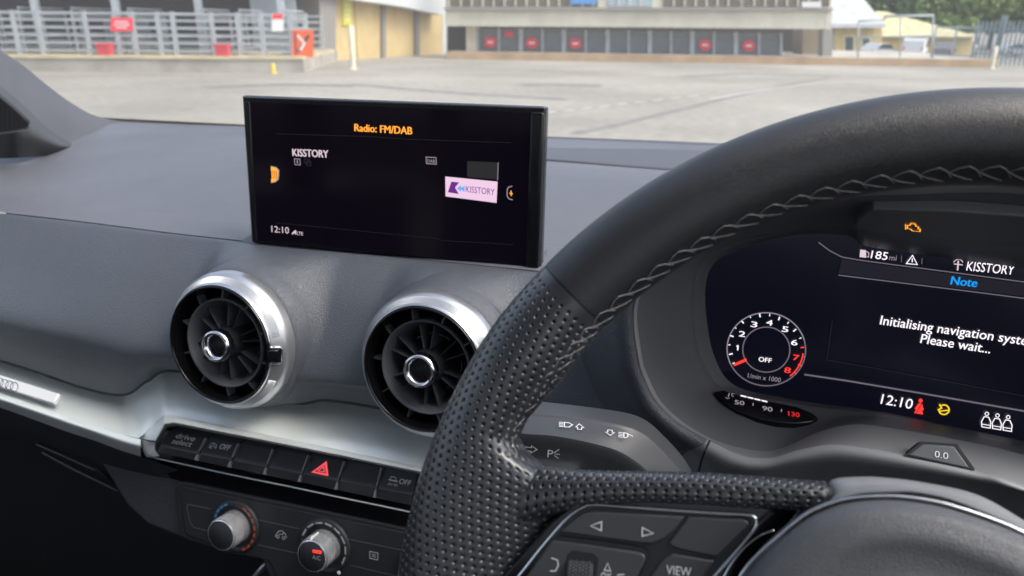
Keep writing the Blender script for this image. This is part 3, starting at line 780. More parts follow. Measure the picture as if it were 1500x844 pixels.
# ------------------------------------------------------------------ instrument cluster
ic = Thing('instrument_cluster', P(1290, 640, .43), 'digital instrument cluster in its hooded cowl behind the steering wheel', 'instruments')
IP = Plane(P(1122, 511, .485), unit([0, -.99, .10]))
keys = {
 'S': [(1045, 388), (1033, 430), (1039, 490), (1058, 536), (1080, 560), (1110, 573), (1140, 580), (1170, 586), (1200, 590), (1230, 594), (1270, 600), (1310, 606), (1380, 621), (1440, 633), (1500, 645), (1700, 690), (1800, 600), (1790, 470), (1700, 420), (1500, 393), (1300, 366), (1262, 358), (1240, 345), (1167, 344), (1092, 362)],
 'L': [(1030, 383), (1016, 435), (1021, 503), (1036, 542), (1055, 566), (1090, 578), (1130, 585), (1168, 592), (1200, 597), (1230, 600), (1270, 603.5), (1310, 610), (1380, 625), (1440, 637), (1500, 650), (1710, 700), (1815, 610), (1805, 460), (1710, 408), (1500, 380), (1300, 352), (1258, 344), (1235, 331), (1167, 335), (1083, 352)],
 'C1': [(985, 372), (936, 440), (940, 520), (953, 560), (970, 590), (1000, 618), (1043, 643), (1087, 657), (1127, 661), (1160, 651), (1200, 633), (1250, 622), (1310, 628), (1400, 644), (1500, 667), (1730, 740), (1850, 640), (1840, 430), (1740, 330), (1500, 285), (1330, 285), (1270, 287), (1225, 292), (1150, 310), (1060, 335)],
 'C2': [(980, 366), (930, 440), (934, 522), (948, 564), (966, 594), (998, 622), (1043, 647), (1085, 667), (1127, 671), (1168, 660), (1212, 651.5), (1260, 655), (1327, 667), (1424, 688), (1500, 710), (1740, 790), (1870, 650), (1860, 420), (1750, 310), (1500, 262), (1330, 262), (1265, 264), (1215, 272), (1140, 294), (1050, 322)],
}
dep = {'S': [.487] * 25, 'L': [.474] * 6 + [.468] * 9 + [.47] * 10,
       'C1': [.41, .415, .418, .42, .42, .42, .42, .42, .422, .425, .43, .432, .432, .432, .432] + [.42] * 3 + [.40] * 7,
       'C2': [.405, .41, .412, .413, .412, .41, .405, .398, .395, .393, .392, .39, .388, .386, .384] + [.40] * 3 + [.385] * 7}
def ringpts(k, n=6):
    p = [P(x, y, d) for (x, y), d in zip(keys[k], dep[k])]
    p = np.array(p); m = len(p); out = []
    for i in range(m):
        p0, p1, p2, p3 = p[i - 1], p[i], p[(i + 1) % m], p[(i + 2) % m]
        for j in range(n):
            t = j / n
            out.append(.5 * (2 * p1 + (p2 - p0) * t + (2 * p0 - 5 * p1 + 4 * p2 - p3) * t * t + (3 * p1 - p0 - 3 * p2 + p3) * t ** 3))
    return np.array(out)
def rings_loft(rs): return np.concatenate(rs), grid_faces(len(rs), len(rs[0]), True)
rS, rL, rC1, rC2 = (ringpts(k) for k in ('S', 'L', 'C1', 'C2'))
def mixr(a, b, t, push=0.0): return a * (1 - t) + b * t + A([0, push, 0])
rSb = rS + A([0, .004, 0])
cone = ic.part('recess_wall', rings_loft([rSb, rS, mixr(rS, rL, .5, .001), mixr(rS, rL, .9, -.0005), rL]), M['hood'], smooth=True)
ic.part('cowl_inner', rings_loft([rL, mixr(rL, rC1, .04, -.0035), mixr(rL, rC1, .12, -.002), mixr(rL, rC1, .35, .002), mixr(rL, rC1, .65, .003), mixr(rL, rC1, .92, .0), rC1]), M['hood'], smooth=True)
shelf = ic.part('cowl_shelf', rings_loft([rC1, mixr(rC1, rC2, .08, -.003), mixr(rC1, rC2, .5, -.002), mixr(rC1, rC2, .9, -.001), rC2]), M['shroud'], smooth=True)
# front roll of the cowl, below the shelf
c3 = []
for i, p in enumerate(rC2):
    c3.append(p)
rC3 = rC2 + A([0, -.004, -.004]); ctr = rC2.mean(0)
def outw(r, k, dy, dz=0.0):
    d = r - ctr; d[:, 1] = 0; d = d / np.linalg.norm(d, axis=1)[:, None]
    return r + d * k + A([0, dy, dz])
roll_ = ic.part('cowl_roll', rings_loft([rC2, outw(rC2, .0008, -.0028), outw(rC2, .004, -.0045), outw(rC2, .010, -.002), outw(rC2, .014, .006, -.004), outw(rC2, .024, .02, -.014), outw(rC2, .045, .06, -.05)]), M['shroud'], parent=shelf, smooth=True)
roll_.data.materials.append(M['dash'])
nc_ = len(rC2)
roll_.data.polygons.foreach_set('material_index', [1 if (i % nc_ < 35 or i % nc_ > 110) else 0 for i in range(len(roll_.data.polygons))])
# leather-look join at the lower left of the cowl
ic.part('seam', tube([P(x, y, d) for x, y, d in [(1040, 645, .401), (1033, 660, .398), (1027, 676, .40), (1023, 694, .405)]], .0007, 6), M['black'], parent=shelf)
# display pane
scr = ic.part('display_pane', prism([p for p in [IP.hit(x, y, -.006) for x, y in keys['L']]], [IP.hit(x, y, -.001) for x, y in keys['L']]), M['cluster_glass'])
h = .0004
def itext(s, a, b, hp, m, bold=.03, par=None): ic.part('lettering', text(IP, s, a, b, hp, h, bold), M[m], parent=par or scr)
def iline(pts, w, m, name='line', closed_=False, par=None): ic.part(name, ribbon(IP, pts, w, h, closed_), M[m], parent=par or scr)
itext('185', (1275, 378), (1299, 381), 11, 'lit_white', .0)
itext('mi', (1302, 381), (1312.5, 382), 8, 'lit_dim', .0)
ic.part('symbol', merge(patch(IP, [(1260, 365.5), (1268.5, 366.5), (1268.5, 377.5), (1259, 376.5)], h), ribbon(IP, [(1269, 368), (1272.5, 370.5), (1272, 376.5), (1269, 376)], 1.0, h)), M['lit_pink'], parent=scr)
iline([(1320.5, 374.5), (1320, 384)], 1, 'lit_line'); iline([(1350.5, 378), (1350, 387)], 1, 'lit_line')
iline([(1336.5, 374), (1327.5, 386), (1343.5, 387.5)], 1.5, 'lit_white', 'symbol', True); iline([(1336.3, 378.5), (1336, 384)], 1.5, 'lit_white', 'symbol')
ic.part('symbol', merge(ribbon(IP, arc_px(1403.5, 386, 7, 6, 15, 165, 12), 1.2, h), ribbon(IP, [(1403.5, 382), (1402.5, 396)], 2.2, h), ribbon(IP, [(1397, 386.5), (1410, 388)], 1.6, h)), M['lit_pink'], parent=scr)
itext('KISSTORY', (1415, 396), (1484, 402.5), 13, 'lit_white', .0)
itext('Note', (1392, 416.5), (1430, 420.5), 12, 'lit_blue', .04)
itext('Initialising navigation system', (1288.5, 475), (1519, 508), 13, 'lit_white', .01)
itext('Please wait...', (1347.5, 502), (1449.5, 517.5), 13, 'lit_white', .01)
iline([(1199, 355), (1215, 367), (1233, 376.5), (1262, 381.5), (1380, 397), (1500, 413), (1600, 426)], 1.6, 'lit_line')
iline([(1228, 403), (1330, 415.5), (1430, 428), (1500, 437), (1600, 449)], 1.6, 'lit_line')
iline([(1219, 470), (1211, 527), (1280, 539), (1400, 561), (1500, 580)], 1.0, 'lit_grey')
iline([(1178, 548.5), (1240, 557.5), (1350, 576), (1500, 602), (1600, 620)], 2.6, 'lit_line')
ic.part('header_field', patch(IP, [(1233, 379), (1262, 384), (1500, 415.5), (1600, 428), (1600, 446), (1500, 434), (1228, 400.5)], h * .5), M['lit_panel'], parent=scr)
itext('12:10', (1289.5, 591), (1335, 599), 14, 'lit_white', .0)
red = [(1347.5, 584), (1342, 586.5), (1343.5, 591), (1340, 594), (1338, 602), (1342, 603), (1341, 606), (1351, 608), (1351, 603.5), (1353, 601.5), (1350.5, 592.5), (1351, 588)]
bl = ic.part('seat_belt_lamp', patch(IP, [(1345.5, 590.5), (1350.5, 591.3), (1353, 600), (1350.5, 601), (1352, 607), (1339, 605), (1341.5, 599.5), (1339.5, 598.5)], h), M['lit_red'], parent=scr)
ic.part('lamp_head', patch(IP, arc_px(1348.3, 586.8, 2.9, 3.0, 0, 342, 19), h), M['lit_red'], parent=scr)
ic.part('lamp_belt', ribbon(IP, [(1350, 591.5), (1341.5, 604.5)], 1.2, h + .0001), M['black'], parent=scr)
ic.part('steering_lamp', merge(ribbon(IP, arc_px(1382.5, 600, 7.5, 7, -150, 120, 18), 2.2, h), ribbon(IP, [(1377, 602), (1390, 600.5)], 2.0, h), ribbon(IP, [(1376, 592), (1379, 597.5), (1374.5, 600), (1376.5, 604)], 2.4, h)), M['lit_yellow'], parent=scr)
for j in range(3):
    x, y = 1445 + j * 15.6, 613 + j * 2.4
    ic.part('seat_lamp', merge(ribbon(IP, [(x - 3.5, y - 3), (x + 3, y - 2), (x + 6, y + 5), (x + 5, y + 14), (x - 7, y + 12), (x - 7.5, y + 4)], 1.4, h, True), ribbon(IP, arc_px(x + .3, y - 7, 2.6, 2.6, 0, 360, 10), 1.2, h, True), ribbon(IP, [(x - 7, y + 8), (x + 5.5, y + 10)], 1.2, h)), M['lit_white'], parent=scr)
# rev counter
tcx, tcy = 1122.5, 511.5
tach = ic.part('rev_counter', ribbon(IP, arc_px(tcx, tcy, 57.5, 53.5, 0, 360, 72, .08), 2.0, h, True), M['lit_line'])
ic.part('inner_ring', ribbon(IP, arc_px(1122.5, 512, 34.5, 33, 0, 360, 60, .08), 1.8, h, True), M['lit_line'], parent=tach)
ic.part('outer_glint', ribbon(IP, arc_px(tcx, tcy, 57.5, 53.5, 20, 210, 48, .08), 1.3, h + .0001), M['lit_dim'], parent=tach)
for s_, x, y, m in (('1', 1080.5, 509, 'lit_white'), ('2', 1086.5, 489, 'lit_white'), ('3', 1104, 475, 'lit_white'), ('4', 1126.5, 472.5, 'lit_white'), ('5', 1149.5, 482, 'lit_white'), ('6', 1163, 501.5, 'lit_white'), ('7', 1165.5, 523.5, 'lit_red'), ('8', 1153, 542, 'lit_red')):
    w = 1.1 if s_ == '1' else 4.6
    ic.part('numeral', merge(ribbon(IP, [(x + .6, y - 3.4), (x, y + 4)], 2.0, h), ribbon(IP, [(x - 1.6, y - 1.6), (x + .6, y - 3.2)], 1.4, h + .0001)) if s_ == '1' else text(IP, s_, (x - w, y + 3.4), (x + w, y + 4.6), 7.8, h, .015), M[m], parent=tach)
for k in range(17):
    a = 208 - k * 15.4
    c_, s__ = math.cos(math.radians(a)), math.sin(math.radians(a))
    L = 5.5 if k % 2 else 3.5
    ic.part('tick', ribbon(IP, [(tcx + 56 * c_, tcy - 52.5 * s__ + 4 * c_), (tcx + (56 - L) * c_, tcy - (52.5 - L) * s__ + 4 * c_)], 1.8 if k % 2 else 1.2, h + .0001), M['lit_white' if k < 13 else 'lit_red'], parent=tach)
ic.part('red_zone', ribbon(IP, arc_px(tcx, tcy, 54, 50.5, -2, -46, 14, .08), 1.8, h + .00015), M['lit_red'], parent=tach)
ic.part('needle', patch(IP, [(1074, 533), (1093, 524.5), (1094, 528.5), (1076, 536)], h + .0002), M['lit_red'], parent=tach)
ic.part('lettering', text(IP, 'OFF', (1111, 529), (1129.5, 531.5), 6.5, h, .02), M['lit_white'], parent=tach)
ic.part('lettering', text(IP, '1/min x 1000', (1095, 553), (1143, 560), 6.5, h, .0), M['lit_dim'], parent=tach)
# coolant gauge lens below the pane
_a, _b, _c = P(1060, 571, .4655), P(1192, 604, .459), P(1115, 614, .4455)
_n = np.cross(_b - _a, _c - _a); _n = _n * np.sign(_n.dot(EYE - _a))
TP = Plane(_a + unit(_n) * .0010, _n)
lens_px = [(1046, 574), (1060, 571.5), (1085, 579.5), (1120, 586.5), (1168, 596), (1190, 605), (1199, 612.5), (1188, 618), (1168, 620.5), (1140, 619), (1110, 613), (1080, 602), (1062, 590)]
tg = ic.part('coolant_gauge', slab(TP, lens_px, -.006, .0006), M['lens'], bevel=(.0005, 2))
def tt(s, a, b, hp, m): ic.part('lettering', text(TP, s, a, b, hp, .0010, .04), M[m], parent=tg)
tt('50', (1076, 593.5), (1090, 595.5), 6, 'lit_dim'); tt('90', (1116.5, 602.5), (1131, 605), 6.5, 'lit_dim'); tt('130', (1154.5, 610.5), (1171, 613), 6.5, 'lit_red_dim')
for j in range(4):
    x, y = 1084.5 + j * 10.2, 581 + j * 2.4
    ic.part('gauge_bar', ribbon(TP, [(x, y), (x + 8.6, y + 2)], 2.6, .0010), M['lit_white'], parent=tg)
ic.part('gauge_tick', ribbon(TP, [(1103, 592), (1102.5, 596)], 1.4, .0010), M['lit_dim'], parent=tg)
ic.part('gauge_tick', ribbon(TP, [(1144.5, 601), (1144, 605)], 1.4, .0010), M['lit_dim'], parent=tg)
ic.part('symbol', merge(ribbon(TP, [(1068, 577.5), (1066.5, 583)], 1.4, .0010), ribbon(TP, [(1062.5, 583.5), (1065, 585.5), (1068.5, 584.5)], 1.0, .0010), ribbon(TP, [(1075.5, 578.5), (1072, 578), (1071.5, 581.5), (1074.5, 582.5)], 1.0, .0010)), M['lit_dim'], parent=tg)
# warning lamp strip above
_a, _b, _c = P(1280, 307, .421), P(1283, 341, .456), P(1500, 318, .424)
_n = np.cross(_b - _a, _c - _a); _n = _n * np.sign(_n.dot(EYE - _a))
WP = Plane(_a + unit(_n) * .004, _n)
wl = ic.part('warning_strip', slab(WP, [(1250, 331), (1262, 318), (1278, 307.5), (1400, 311), (1500, 318), (1700, 335), (1700, 395), (1500, 361), (1400, 351.5), (1283, 341), (1256, 336)], -.006, .001), M['hood'], bevel=(.0012, 3))
ic.part('engine_lamp', merge(ribbon(WP, [(1329.5, 326.5), (1333, 326.8), (1334, 324.2), (1341, 325), (1341.5, 328), (1345.5, 329), (1345, 332), (1348, 332.3), (1347.5, 336), (1343, 335.5), (1337, 335), (1333.5, 332), (1329, 331.5)], 2.2, .0014, True), ribbon(WP, [(1334, 323), (1341, 323.8)], 1.8, .0014), ribbon(WP, [(1326.5, 325), (1326.5, 333)], 1.4, .0014)), M['lit_orange'], parent=wl)
# trip button on the shelf
BP = Plane(P(1376, 668, .3885), unit([0, -.80, .60]))
tb = ic.part('trip_button', slab(BP, [(1329, 667), (1352, 649.5), (1398, 653), (1422, 687)], -.008, .0016), M['hood'], bevel=(.001, 3))
ic.part('lettering', text(BP, '0.0', (1367, 670), (1387, 673.5), 9.5, .0021, .0), M['white_paint'], parent=tb)
ic.part('button_gap', slab(BP, [(1324, 668), (1350, 646.5), (1400, 650), (1428, 689)], -.008, .0006), M['black'], parent=tb)
ic.part('button_gap', ribbon(BP, [(1326, 667.5), (1350.5, 648), (1399.5, 651.5), (1425.5, 688)], 1.8, .0018), M['black'], parent=tb)

# ------------------------------------------------------------------ indicator stalk
st = Thing('indicator_stalk', P(900, 660, .33), 'dark grey indicator stalk with white lamp symbols behind the wheel spoke', 'stalk')
def pts3(l, d): return [P(x, y, dd) for (x, y), dd in zip(l, d if hasattr(d, '__len__') else [d] * len(l))]
t_ = [(700, 606), (778, 611), (840, 618), (907, 628), (940, 640), (967, 663), (999, 698), (1015, 725)]
m_ = [(700, 628), (770, 635.5), (810, 638.5), (857, 647), (900, 658.5), (927, 673), (954, 696), (965, 725)]
b_ = [(700, 668), (770, 675), (800, 685), (835, 697), (870, 709), (895, 716), (925, 728), (940, 740)]
dT = [.338, .338, .339, .341, .344, .347, .352, .357]
dM = [.322, .322, .323, .325, .328, .331, .336, .341]
dB = [.321, .321, .322, .324, .327, .330, .335, .340]
T3, M3, B3 = pts3(t_, dT), pts3(m_, dM), pts3(b_, dB)
M3b = [p + A([0, -.0016, -.0012]) for p in M3]
back = [p + A([0, .025, -.004]) for p in T3]
top = st.part('upper_face', loft([back, [p + A([0, .004, .0008]) for p in T3], T3, M3], 5, 4), M['stalk_grey'], smooth=True)
low = st.part('lower_face', loft([M3, [p + A([0, -.0004, -.0016]) for p in M3], B3, [p + A([0, .02, -.006]) for p in B3]], 5, 4, lin_v=True), M['button'], auto=50)
UPn = np.cross(M3[4] - M3[1], T3[2] - M3[2]); UPn *= np.sign(UPn.dot(EYE - T3[2]))
UP = Plane((M3[2] + T3[2]) / 2, UPn)
LPn = np.cross(M3[4] - M3[1], M3[2] - B3[2]); LPn *= np.sign(LPn.dot(EYE - M3[2]))
LP = Plane((M3[2] + B3[2]) / 2, LPn)
hh = .0016
st.part('symbol', merge(*[ribbon(UP, [(818, 622 + k * 2.1), (824.5, 622.6 + k * 2.1)], 1.2, hh) for k in range(4)], ribbon(UP, [(826, 622.3), (833, 623), (838, 626), (833, 629.3), (826, 629)], 1.3, hh, True)), M['white_paint'], parent=top)
st.part('symbol', ribbon(UP, [(848, 624.5), (842.5, 629.2), (845.5, 629.4), (845.3, 632.3), (851.3, 632.8), (851.4, 629.8), (854.5, 630)], 1.2, hh, True), M['white_paint'], parent=top)
st.part('symbol', ribbon(UP, [(893, 641.5), (886, 636.5), (889.5, 636.8), (889.7, 633.3), (896, 634), (896, 637.2), (899.5, 637.5)], 1.2, hh, True), M['white_paint'], parent=top)
st.part('symbol', merge(*[ribbon(UP, [(905, 637 + k * 2.2), (911.5, 637.8 + k * 2.2)], 1.2, hh) for k in range(4)], ribbon(UP, [(913, 637.5), (919, 639), (919, 643.5), (914.5, 645), (913, 644)], 1.3, hh, True), ribbon(UP, [(917, 638), (926.5, 643)], 1.2, hh)), M['white_paint'], parent=top)
st.part('symbol', ribbon(LP, [(770, 652.5), (779, 653.5), (779, 650.5), (787, 656.5), (778, 661.5), (778.3, 658.8), (770, 658)], 1.2, hh, True), M['white_paint'], parent=low)
st.part('lettering', text(LP, 'P', (802, 667.5), (810, 668.5), 11, hh, -.005), M['white_paint'], parent=low)
st.part('symbol', merge(ribbon(LP, [(812, 661), (819.5, 656)], 1.2, hh), ribbon(LP, [(813, 663), (820.5, 663.3)], 1.2, hh), ribbon(LP, [(812, 665), (819, 669.5)], 1.2, hh)), M['white_paint'], parent=low)
st2 = Thing('pale_wedge', P(810, 690, .31), 'pale sliver between indicator stalk and wheel spoke', 'stalk')
st2.part('lever', prism([P(770, 676, .318), P(800, 684, .318), P(850, 697, .318), P(850, 712, .318), P(770, 700, .318)], [P(770, 676, .335), P(800, 684, .335), P(850, 697, .335), P(850, 712, .335), P(770, 700, .335)]), M['satin'], bevel=(.001, 2))  # pale satin wedge set between the indicator stalk and the spoke

# ------------------------------------------------------------------ steering wheel
WC = A([.09357216, .20617713, 1.08571844]); TILT = .40231313; WR, WT = .17457078, .01567673
WN = A([0, -math.cos(TILT), math.sin(TILT)]); WX = A([1.0, 0, 0]); WU = np.cross(WN, WX)
WPL = Plane(WC, WN, WX)
wh = Thing('steering_wheel', WC, 'black leather steering wheel with perforated grip, pale stitching and button spoke', 'steering wheel')
def wl3(a, b, c): return WC + WX * a + WU * b + WN * c
def torus_pt(th, ph, r=WT, k=1.0):
    rho = WR + r * math.cos(ph)
    return wl3(rho * math.cos(th), rho * math.sin(th), r * k * math.sin(ph))
def rim(t0, t1, n, m=40, r=WT, caps=True):
    V = [torus_pt(math.radians(t0 + (t1 - t0) * i / n), 2 * math.pi * j / m, r) for i in range(n + 1) for j in range(m)]
    return np.array(V), grid_faces(n + 1, m, True)
SEAM = 141.0
wh.part('rim_leather', rim(180 - SEAM + .15, SEAM - .15, 160, 48, WT * 1.0), M['leather'], smooth=True, label='smooth leather over the top of the rim')
wh.part('rim_leather', rim(-140, -40, 80, 40), M['leather'], smooth=True, label='smooth leather along the bottom of the rim')
for s_ in (SEAM, 180 - SEAM):
    wh.part('rim_seam', rim(s_ - .5, s_ + .5, 4, 48, WT * .985), M['black'], smooth=True)

def ss(x, a, b):
    t = np.clip((x - a) / (b - a), 0, 1); return t * t * (3 - 2 * t)
HOLES = [None]
def punch(o, nr, nc):
    """the floor of every punched hole shows the dark backing"""
    o.data.materials.append(M['hole'])
    hv_ = HOLES[0].astype(int); q = hv_ + np.roll(hv_, -1, 1); q = (q[:-1] + q[1:]) >= 3
    idx = np.zeros(len(o.data.polygons), np.int32); idx[:q.size] = q.reshape(-1)
    o.data.polygons.foreach_set('material_index', idx)
def grip(mirror):
    nt_, nf = 700, 380
    TH = np.linspace(SEAM + .12, 219.5, nt_)
    PH = np.linspace(0, 2 * np.pi, nf, endpoint=False)
    th, ph = np.meshgrid(np.radians(TH), PH, indexing='ij')
    deg = np.degrees(th)
    # how far the leather is drawn inwards to the spoke
    ext = np.interp(deg, [141, 150, 154, 157, 160.0, 161.2, 162.3, 163.8, 167, 171.5, 176, 185, 200, 210, 220], [0, 0, -.0012, -.0026, -.0020, .0045, .0190, .0285, .0260, .0215, .0170, .012, .008, .003, 0])
    wt_ = ss(ph, math.radians(75), math.radians(185)) * (1 - ss(ph, math.radians(185), math.radians(275)))
    swell = .0006 * np.exp(-((deg - 150) / 6) ** 2)
    r = WT * .992 + swell
    rho = WR + r * np.cos(ph) - ext * wt_
    c = r * np.sin(ph)
    # the drawn-in sheet stays a little behind the front of the rim
    c = c - ext * .16 * wt_ * np.sin(ph) + ext * .05 * wt_
    pos = np.stack([rho * np.cos(th), rho * np.sin(th), c], -1)
    # surface lengths for the perforation lattice
    dv = np.linalg.norm(np.diff(pos, axis=1, append=pos[:, :1]), axis=2)
    i0 = nf // 4
    v = np.cumsum(dv, 1); v = v - v[:, i0:i0 + 1]
    u = th * WR
    sp_ = .0034
    a_ = (u + v * .45) / sp_; b_ = (v - u * .30) / sp_
    row_ = np.round(b_); aa = a_ + .5 * (row_ % 2)
    d = np.hypot(aa - np.round(aa), b_ - row_) * sp_
    edge = ss(deg, SEAM + .9, SEAM + 1.4)
    dimp = np.exp(-(d / .00056) ** 4) * .0009 + np.exp(-(d / .0010) ** 2) * .00008
    HOLES[0] = (d < .00050) & (edge > .5)
    nrm = np.cross(np.gradient(pos, axis=0), np.gradient(pos, axis=1))
    nrm /= np.maximum(np.linalg.norm(nrm, axis=2, keepdims=True), 1e-12)
    cen = np.stack([WR * np.cos(th), WR * np.sin(th), 0 * th], -1)
    sg = np.sign(np.mean(np.sum(nrm * (pos - cen), -1)))
    pos = pos - nrm * sg * (dimp * edge)[..., None]
    if mirror: pos[..., 0] *= -1
    V = WC + pos[..., 0:1] * WX + pos[..., 1:2] * WU + pos[..., 2:3] * WN
    return V.reshape(-1, 3), grid_faces(nt_, nf, True)
gl_ = wh.part('grip_leather', grip(False), M['leather_perf'], smooth=True, label='perforated leather grip beside the button spoke')
punch(gl_, 0, 0)
def bar_mesh(mirror):
    """perforated leather roll along the top of the spoke"""
    nt_, nf = 480, 150
    s = np.linspace(0, 1, nt_)
    px_ = np.array([(752, 732), (800, 722), (850, 717), (900, 713), (960, 712), (1040, 714.5), (1110, 719), (1170, 722.5), (1200, 724), (1214, 724.5)], float)
    ctr_ = np.array([WPL.uv(x, y, .004) for x, y in px_])
    hv = np.array([.0120, .0088, .0066, .0054, .0051, .0051, .0050, .0048, .0044, .0030]) * 1.0
    hc = np.array([.0085, .0085, .0085, .0082, .0078, .0076, .0075, .0072, .0064, .0036])
    cc = np.array([.002, .003, .0045, .0050, .0055, .006, .0065, .0070, .0070, .0068])
    kk = np.linspace(0, 1, len(px_))
    L = np.concatenate([[0], np.cumsum(np.linalg.norm(np.diff(ctr_, axis=0), axis=1))]); kk = L / L[-1]
    X = np.interp(s, kk, ctr_[:, 0]); Yv = np.interp(s, kk, ctr_[:, 1])
    HV, HC, CC = (np.interp(s, kk, q) for q in (hv, hc, cc))
    ph = np.linspace(0, 2 * np.pi, nf, endpoint=False)
    sq = lambda q: np.sign(q) * np.abs(q) ** .78          # flattened roll
    pos = np.stack([X[:, None] + 0 * ph, Yv[:, None] + HV[:, None] * sq(np.sin(ph)), CC[:, None] + HC[:, None] * sq(np.cos(ph))], -1)
    u = (s * L[-1])[:, None] + 0 * ph
    v = 0 * u + ph * .0065
    sp_ = .0034
    b_ = v / (sp_ * .72); row_ = np.round(b_); aa = u / sp_ + .5 * (row_ % 2)
    d = np.hypot((aa - np.round(aa)) * sp_, (b_ - row_) * sp_ * .72)
    dimp = np.exp(-(d / .00058) ** 4) * .0009 + np.exp(-(d / .0011) ** 2) * .00015
    HOLES[0] = (d < .0005) & (s[:, None] < .96)
    nrm = np.stack([0 * u, np.sin(ph) / HV[:, None], np.cos(ph) / HC[:, None]], -1); nrm /= np.linalg.norm(nrm, axis=2, keepdims=True)
    pos = pos - nrm * (dimp * (1 - ss(s, .96, .985))[:, None])[:, :, None]
    if mirror: pos[..., 0] *= -1
    V = WC + pos[..., 0:1] * WX + pos[..., 1:2] * WU + pos[..., 2:3] * WN
    n = nt_
    F = grid_faces(nt_, nf, True); F.append(tuple((n - 1) * nf + k for k in range(nf)))
    return V.reshape(-1, 3), F
punch(wh.part('spoke_leather', bar_mesh(False), M['leather_perf'], smooth=True), 0, 0)
wh.part('spoke_seam', tube([WPL.hit(x, y, hx) for x, y, hx in [(1208, 707, .004), (1214.5, 715, .009), (1215, 726, .012), (1209, 739, .013)]], .0006, 6), M['black'])

# stitching: crossed pale threads along the inner edge of the rim
def stitch(th0, dth, phA, phB):
    a0, a1 = math.radians(th0), math.radians(th0 + dth)
    A_, B_ = math.radians(phA), math.radians(phB)
    r = WT + .0003
    def s(t, ph, k=0.0):
        ex = np.interp(math.degrees(t), [141, 150, 154, 157, 160.0, 161.2], [0, 0, -.0012, -.0026, -.0020, .0045])
        rho = WR + (r + k) * math.cos(ph) - ex; return wl3(rho * math.cos(t), rho * math.sin(t), (r + k) * math.sin(ph))
    mid = (a0 + a1) / 2; q = (A_ + B_) / 2
    w = a1 - a0
    up = tube([s(a0 - w * .12, A_ + (B_ - A_) * .72), s(a0 + w * .14, A_ + (B_ - A_) * .22), s(a0 + w * .42, A_, .0002), s(a0 + w * .72, A_ + (B_ - A_) * .10), s(a0 + w * 1.0, A_ + (B_ - A_) * .30)], [.00012, .00017, .00018, .00017, .00012], 5)
    lo_ = tube([s(a0 + w * .10, B_), s(a0 + w * .45, A_ + (B_ - A_) * .74, .0002), s(a0 + w * .80, A_ + (B_ - A_) * .55), s(a0 + w * 1.15, A_ + (B_ - A_) * .25)], [.00012, .00017, .00017, .00012], 5)
    return merge(up, lo_)
th_ = 34.0
k_i = 0
while th_ < 160.8:
    step = 3.0 if th_ < 141 else 2.4
    wh.part('stitch', stitch(th_, step, 138, 163), M['thread'])
    th_ += step; k_i += 1
for j in range(24):
    x = 985 + j * 9.4
    y = 694.2 + (x - 960) * .051
    q0, q1 = WPL.hit(x, y - .6, .0035), WPL.hit(x + 8, y + 1.6, .0065)
    wh.part('stitch', tube([q0, (q0 + q1) / 2 + WU * .0004, q1], .00022, 5), M['thread'])

# gloss spoke panel, buttons and chrome lines
HB = .0105
bez = [(1212, 739), (1140, 735), (1040, 731.5), (973, 726.5), (900, 724.5), (867, 728), (840, 738), (807, 764), (773, 804), (740, 841), (705, 900), (690, 960), (1100, 960), (1085, 870), (1100, 840), (1132, 800), (1170, 765), (1216, 746)]
spk = wh.part('spoke_panel', slab(WPL, bez, -.012, HB), M['piano'], bevel=(.0012, 3))
bezel_poly = Plane(wl3(0, 0, HB), WN, WX)
def wtube(pts, r, m='chrome', name='chrome_line', par=None, hgt=HB + .0004):
    pp = [WPL.hit(x, y, hgt) for x, y in pts]
    wh.part(name, tube(cr(pp, 5), r, 8), M[m], parent=par or spk, smooth=True)
wtube([(700, 915), (730, 878), (761, 843), (792, 804), (823, 768), (840, 752), (855, 743), (875, 739.5), (973, 747), (1050, 752), (1092, 754), (1105, 758), (1108, 766), (1104, 777), (1080, 806), (1046, 845), (1020, 880)], .00062)
wtube([(862, 727), (960, 731.5), (1060, 738), (1140, 743.5), (1171, 746)], .00028)
wtube([(1173, 746.5), (1160, 762), (1141, 783)], .00035)
wtube([(1134, 777), (1112, 786), (1090, 803), (1070, 828), (1058, 850)], .0004)
BT = HB + .0012
def btn(name, pts, h1, m='button', label=None, bev=.0007):
    return wh.part(name, slab(WPL, pts, HB - .002, h1), M[m], parent=spk, bevel=(bev, 3), label=label)
wh.part('button_well', slab(WPL, [(745, 880), (800, 806), (830, 768), (855, 747), (875, 743.5), (973, 751), (1092, 757.5), (1102, 763), (1098, 777), (1060, 822), (1020, 880)], HB - .003, HB + .0002), M['black'], parent=spk)
b1 = btn('rocker_button', [(820, 780), (833, 768), (852, 754), (868, 750), (1003, 757), (988, 777), (975, 789), (957, 797), (940, 796.5), (880, 788.5)], BT, label='arrow rocker button')
b2 = btn('blank_button', [(1008, 757.5), (1090, 761.5), (1097, 765), (1096, 772), (1051, 817.5), (1010, 809), (993, 805), (984, 801), (979, 796), (990, 782)], BT)
b3 = btn('view_button', [(955, 842), (972, 819), (986, 812), (1047, 822), (1000, 890), (930, 890)], BT, label='button marked VIEW')
b4 = btn('scroll_plate', [(768, 850), (792, 815), (809, 792), (870, 800), (935, 809.5), (944, 813), (946, 820), (935, 842), (910, 890), (745, 890)], BT)
wh.part('plate_groove', ribbon(Plane(wl3(0, 0, BT), WN, WX), [(815, 787), (880, 794), (940, 803), (952, 811), (952, 822), (930, 860)], 2.0, .00005), M['black'], parent=spk)
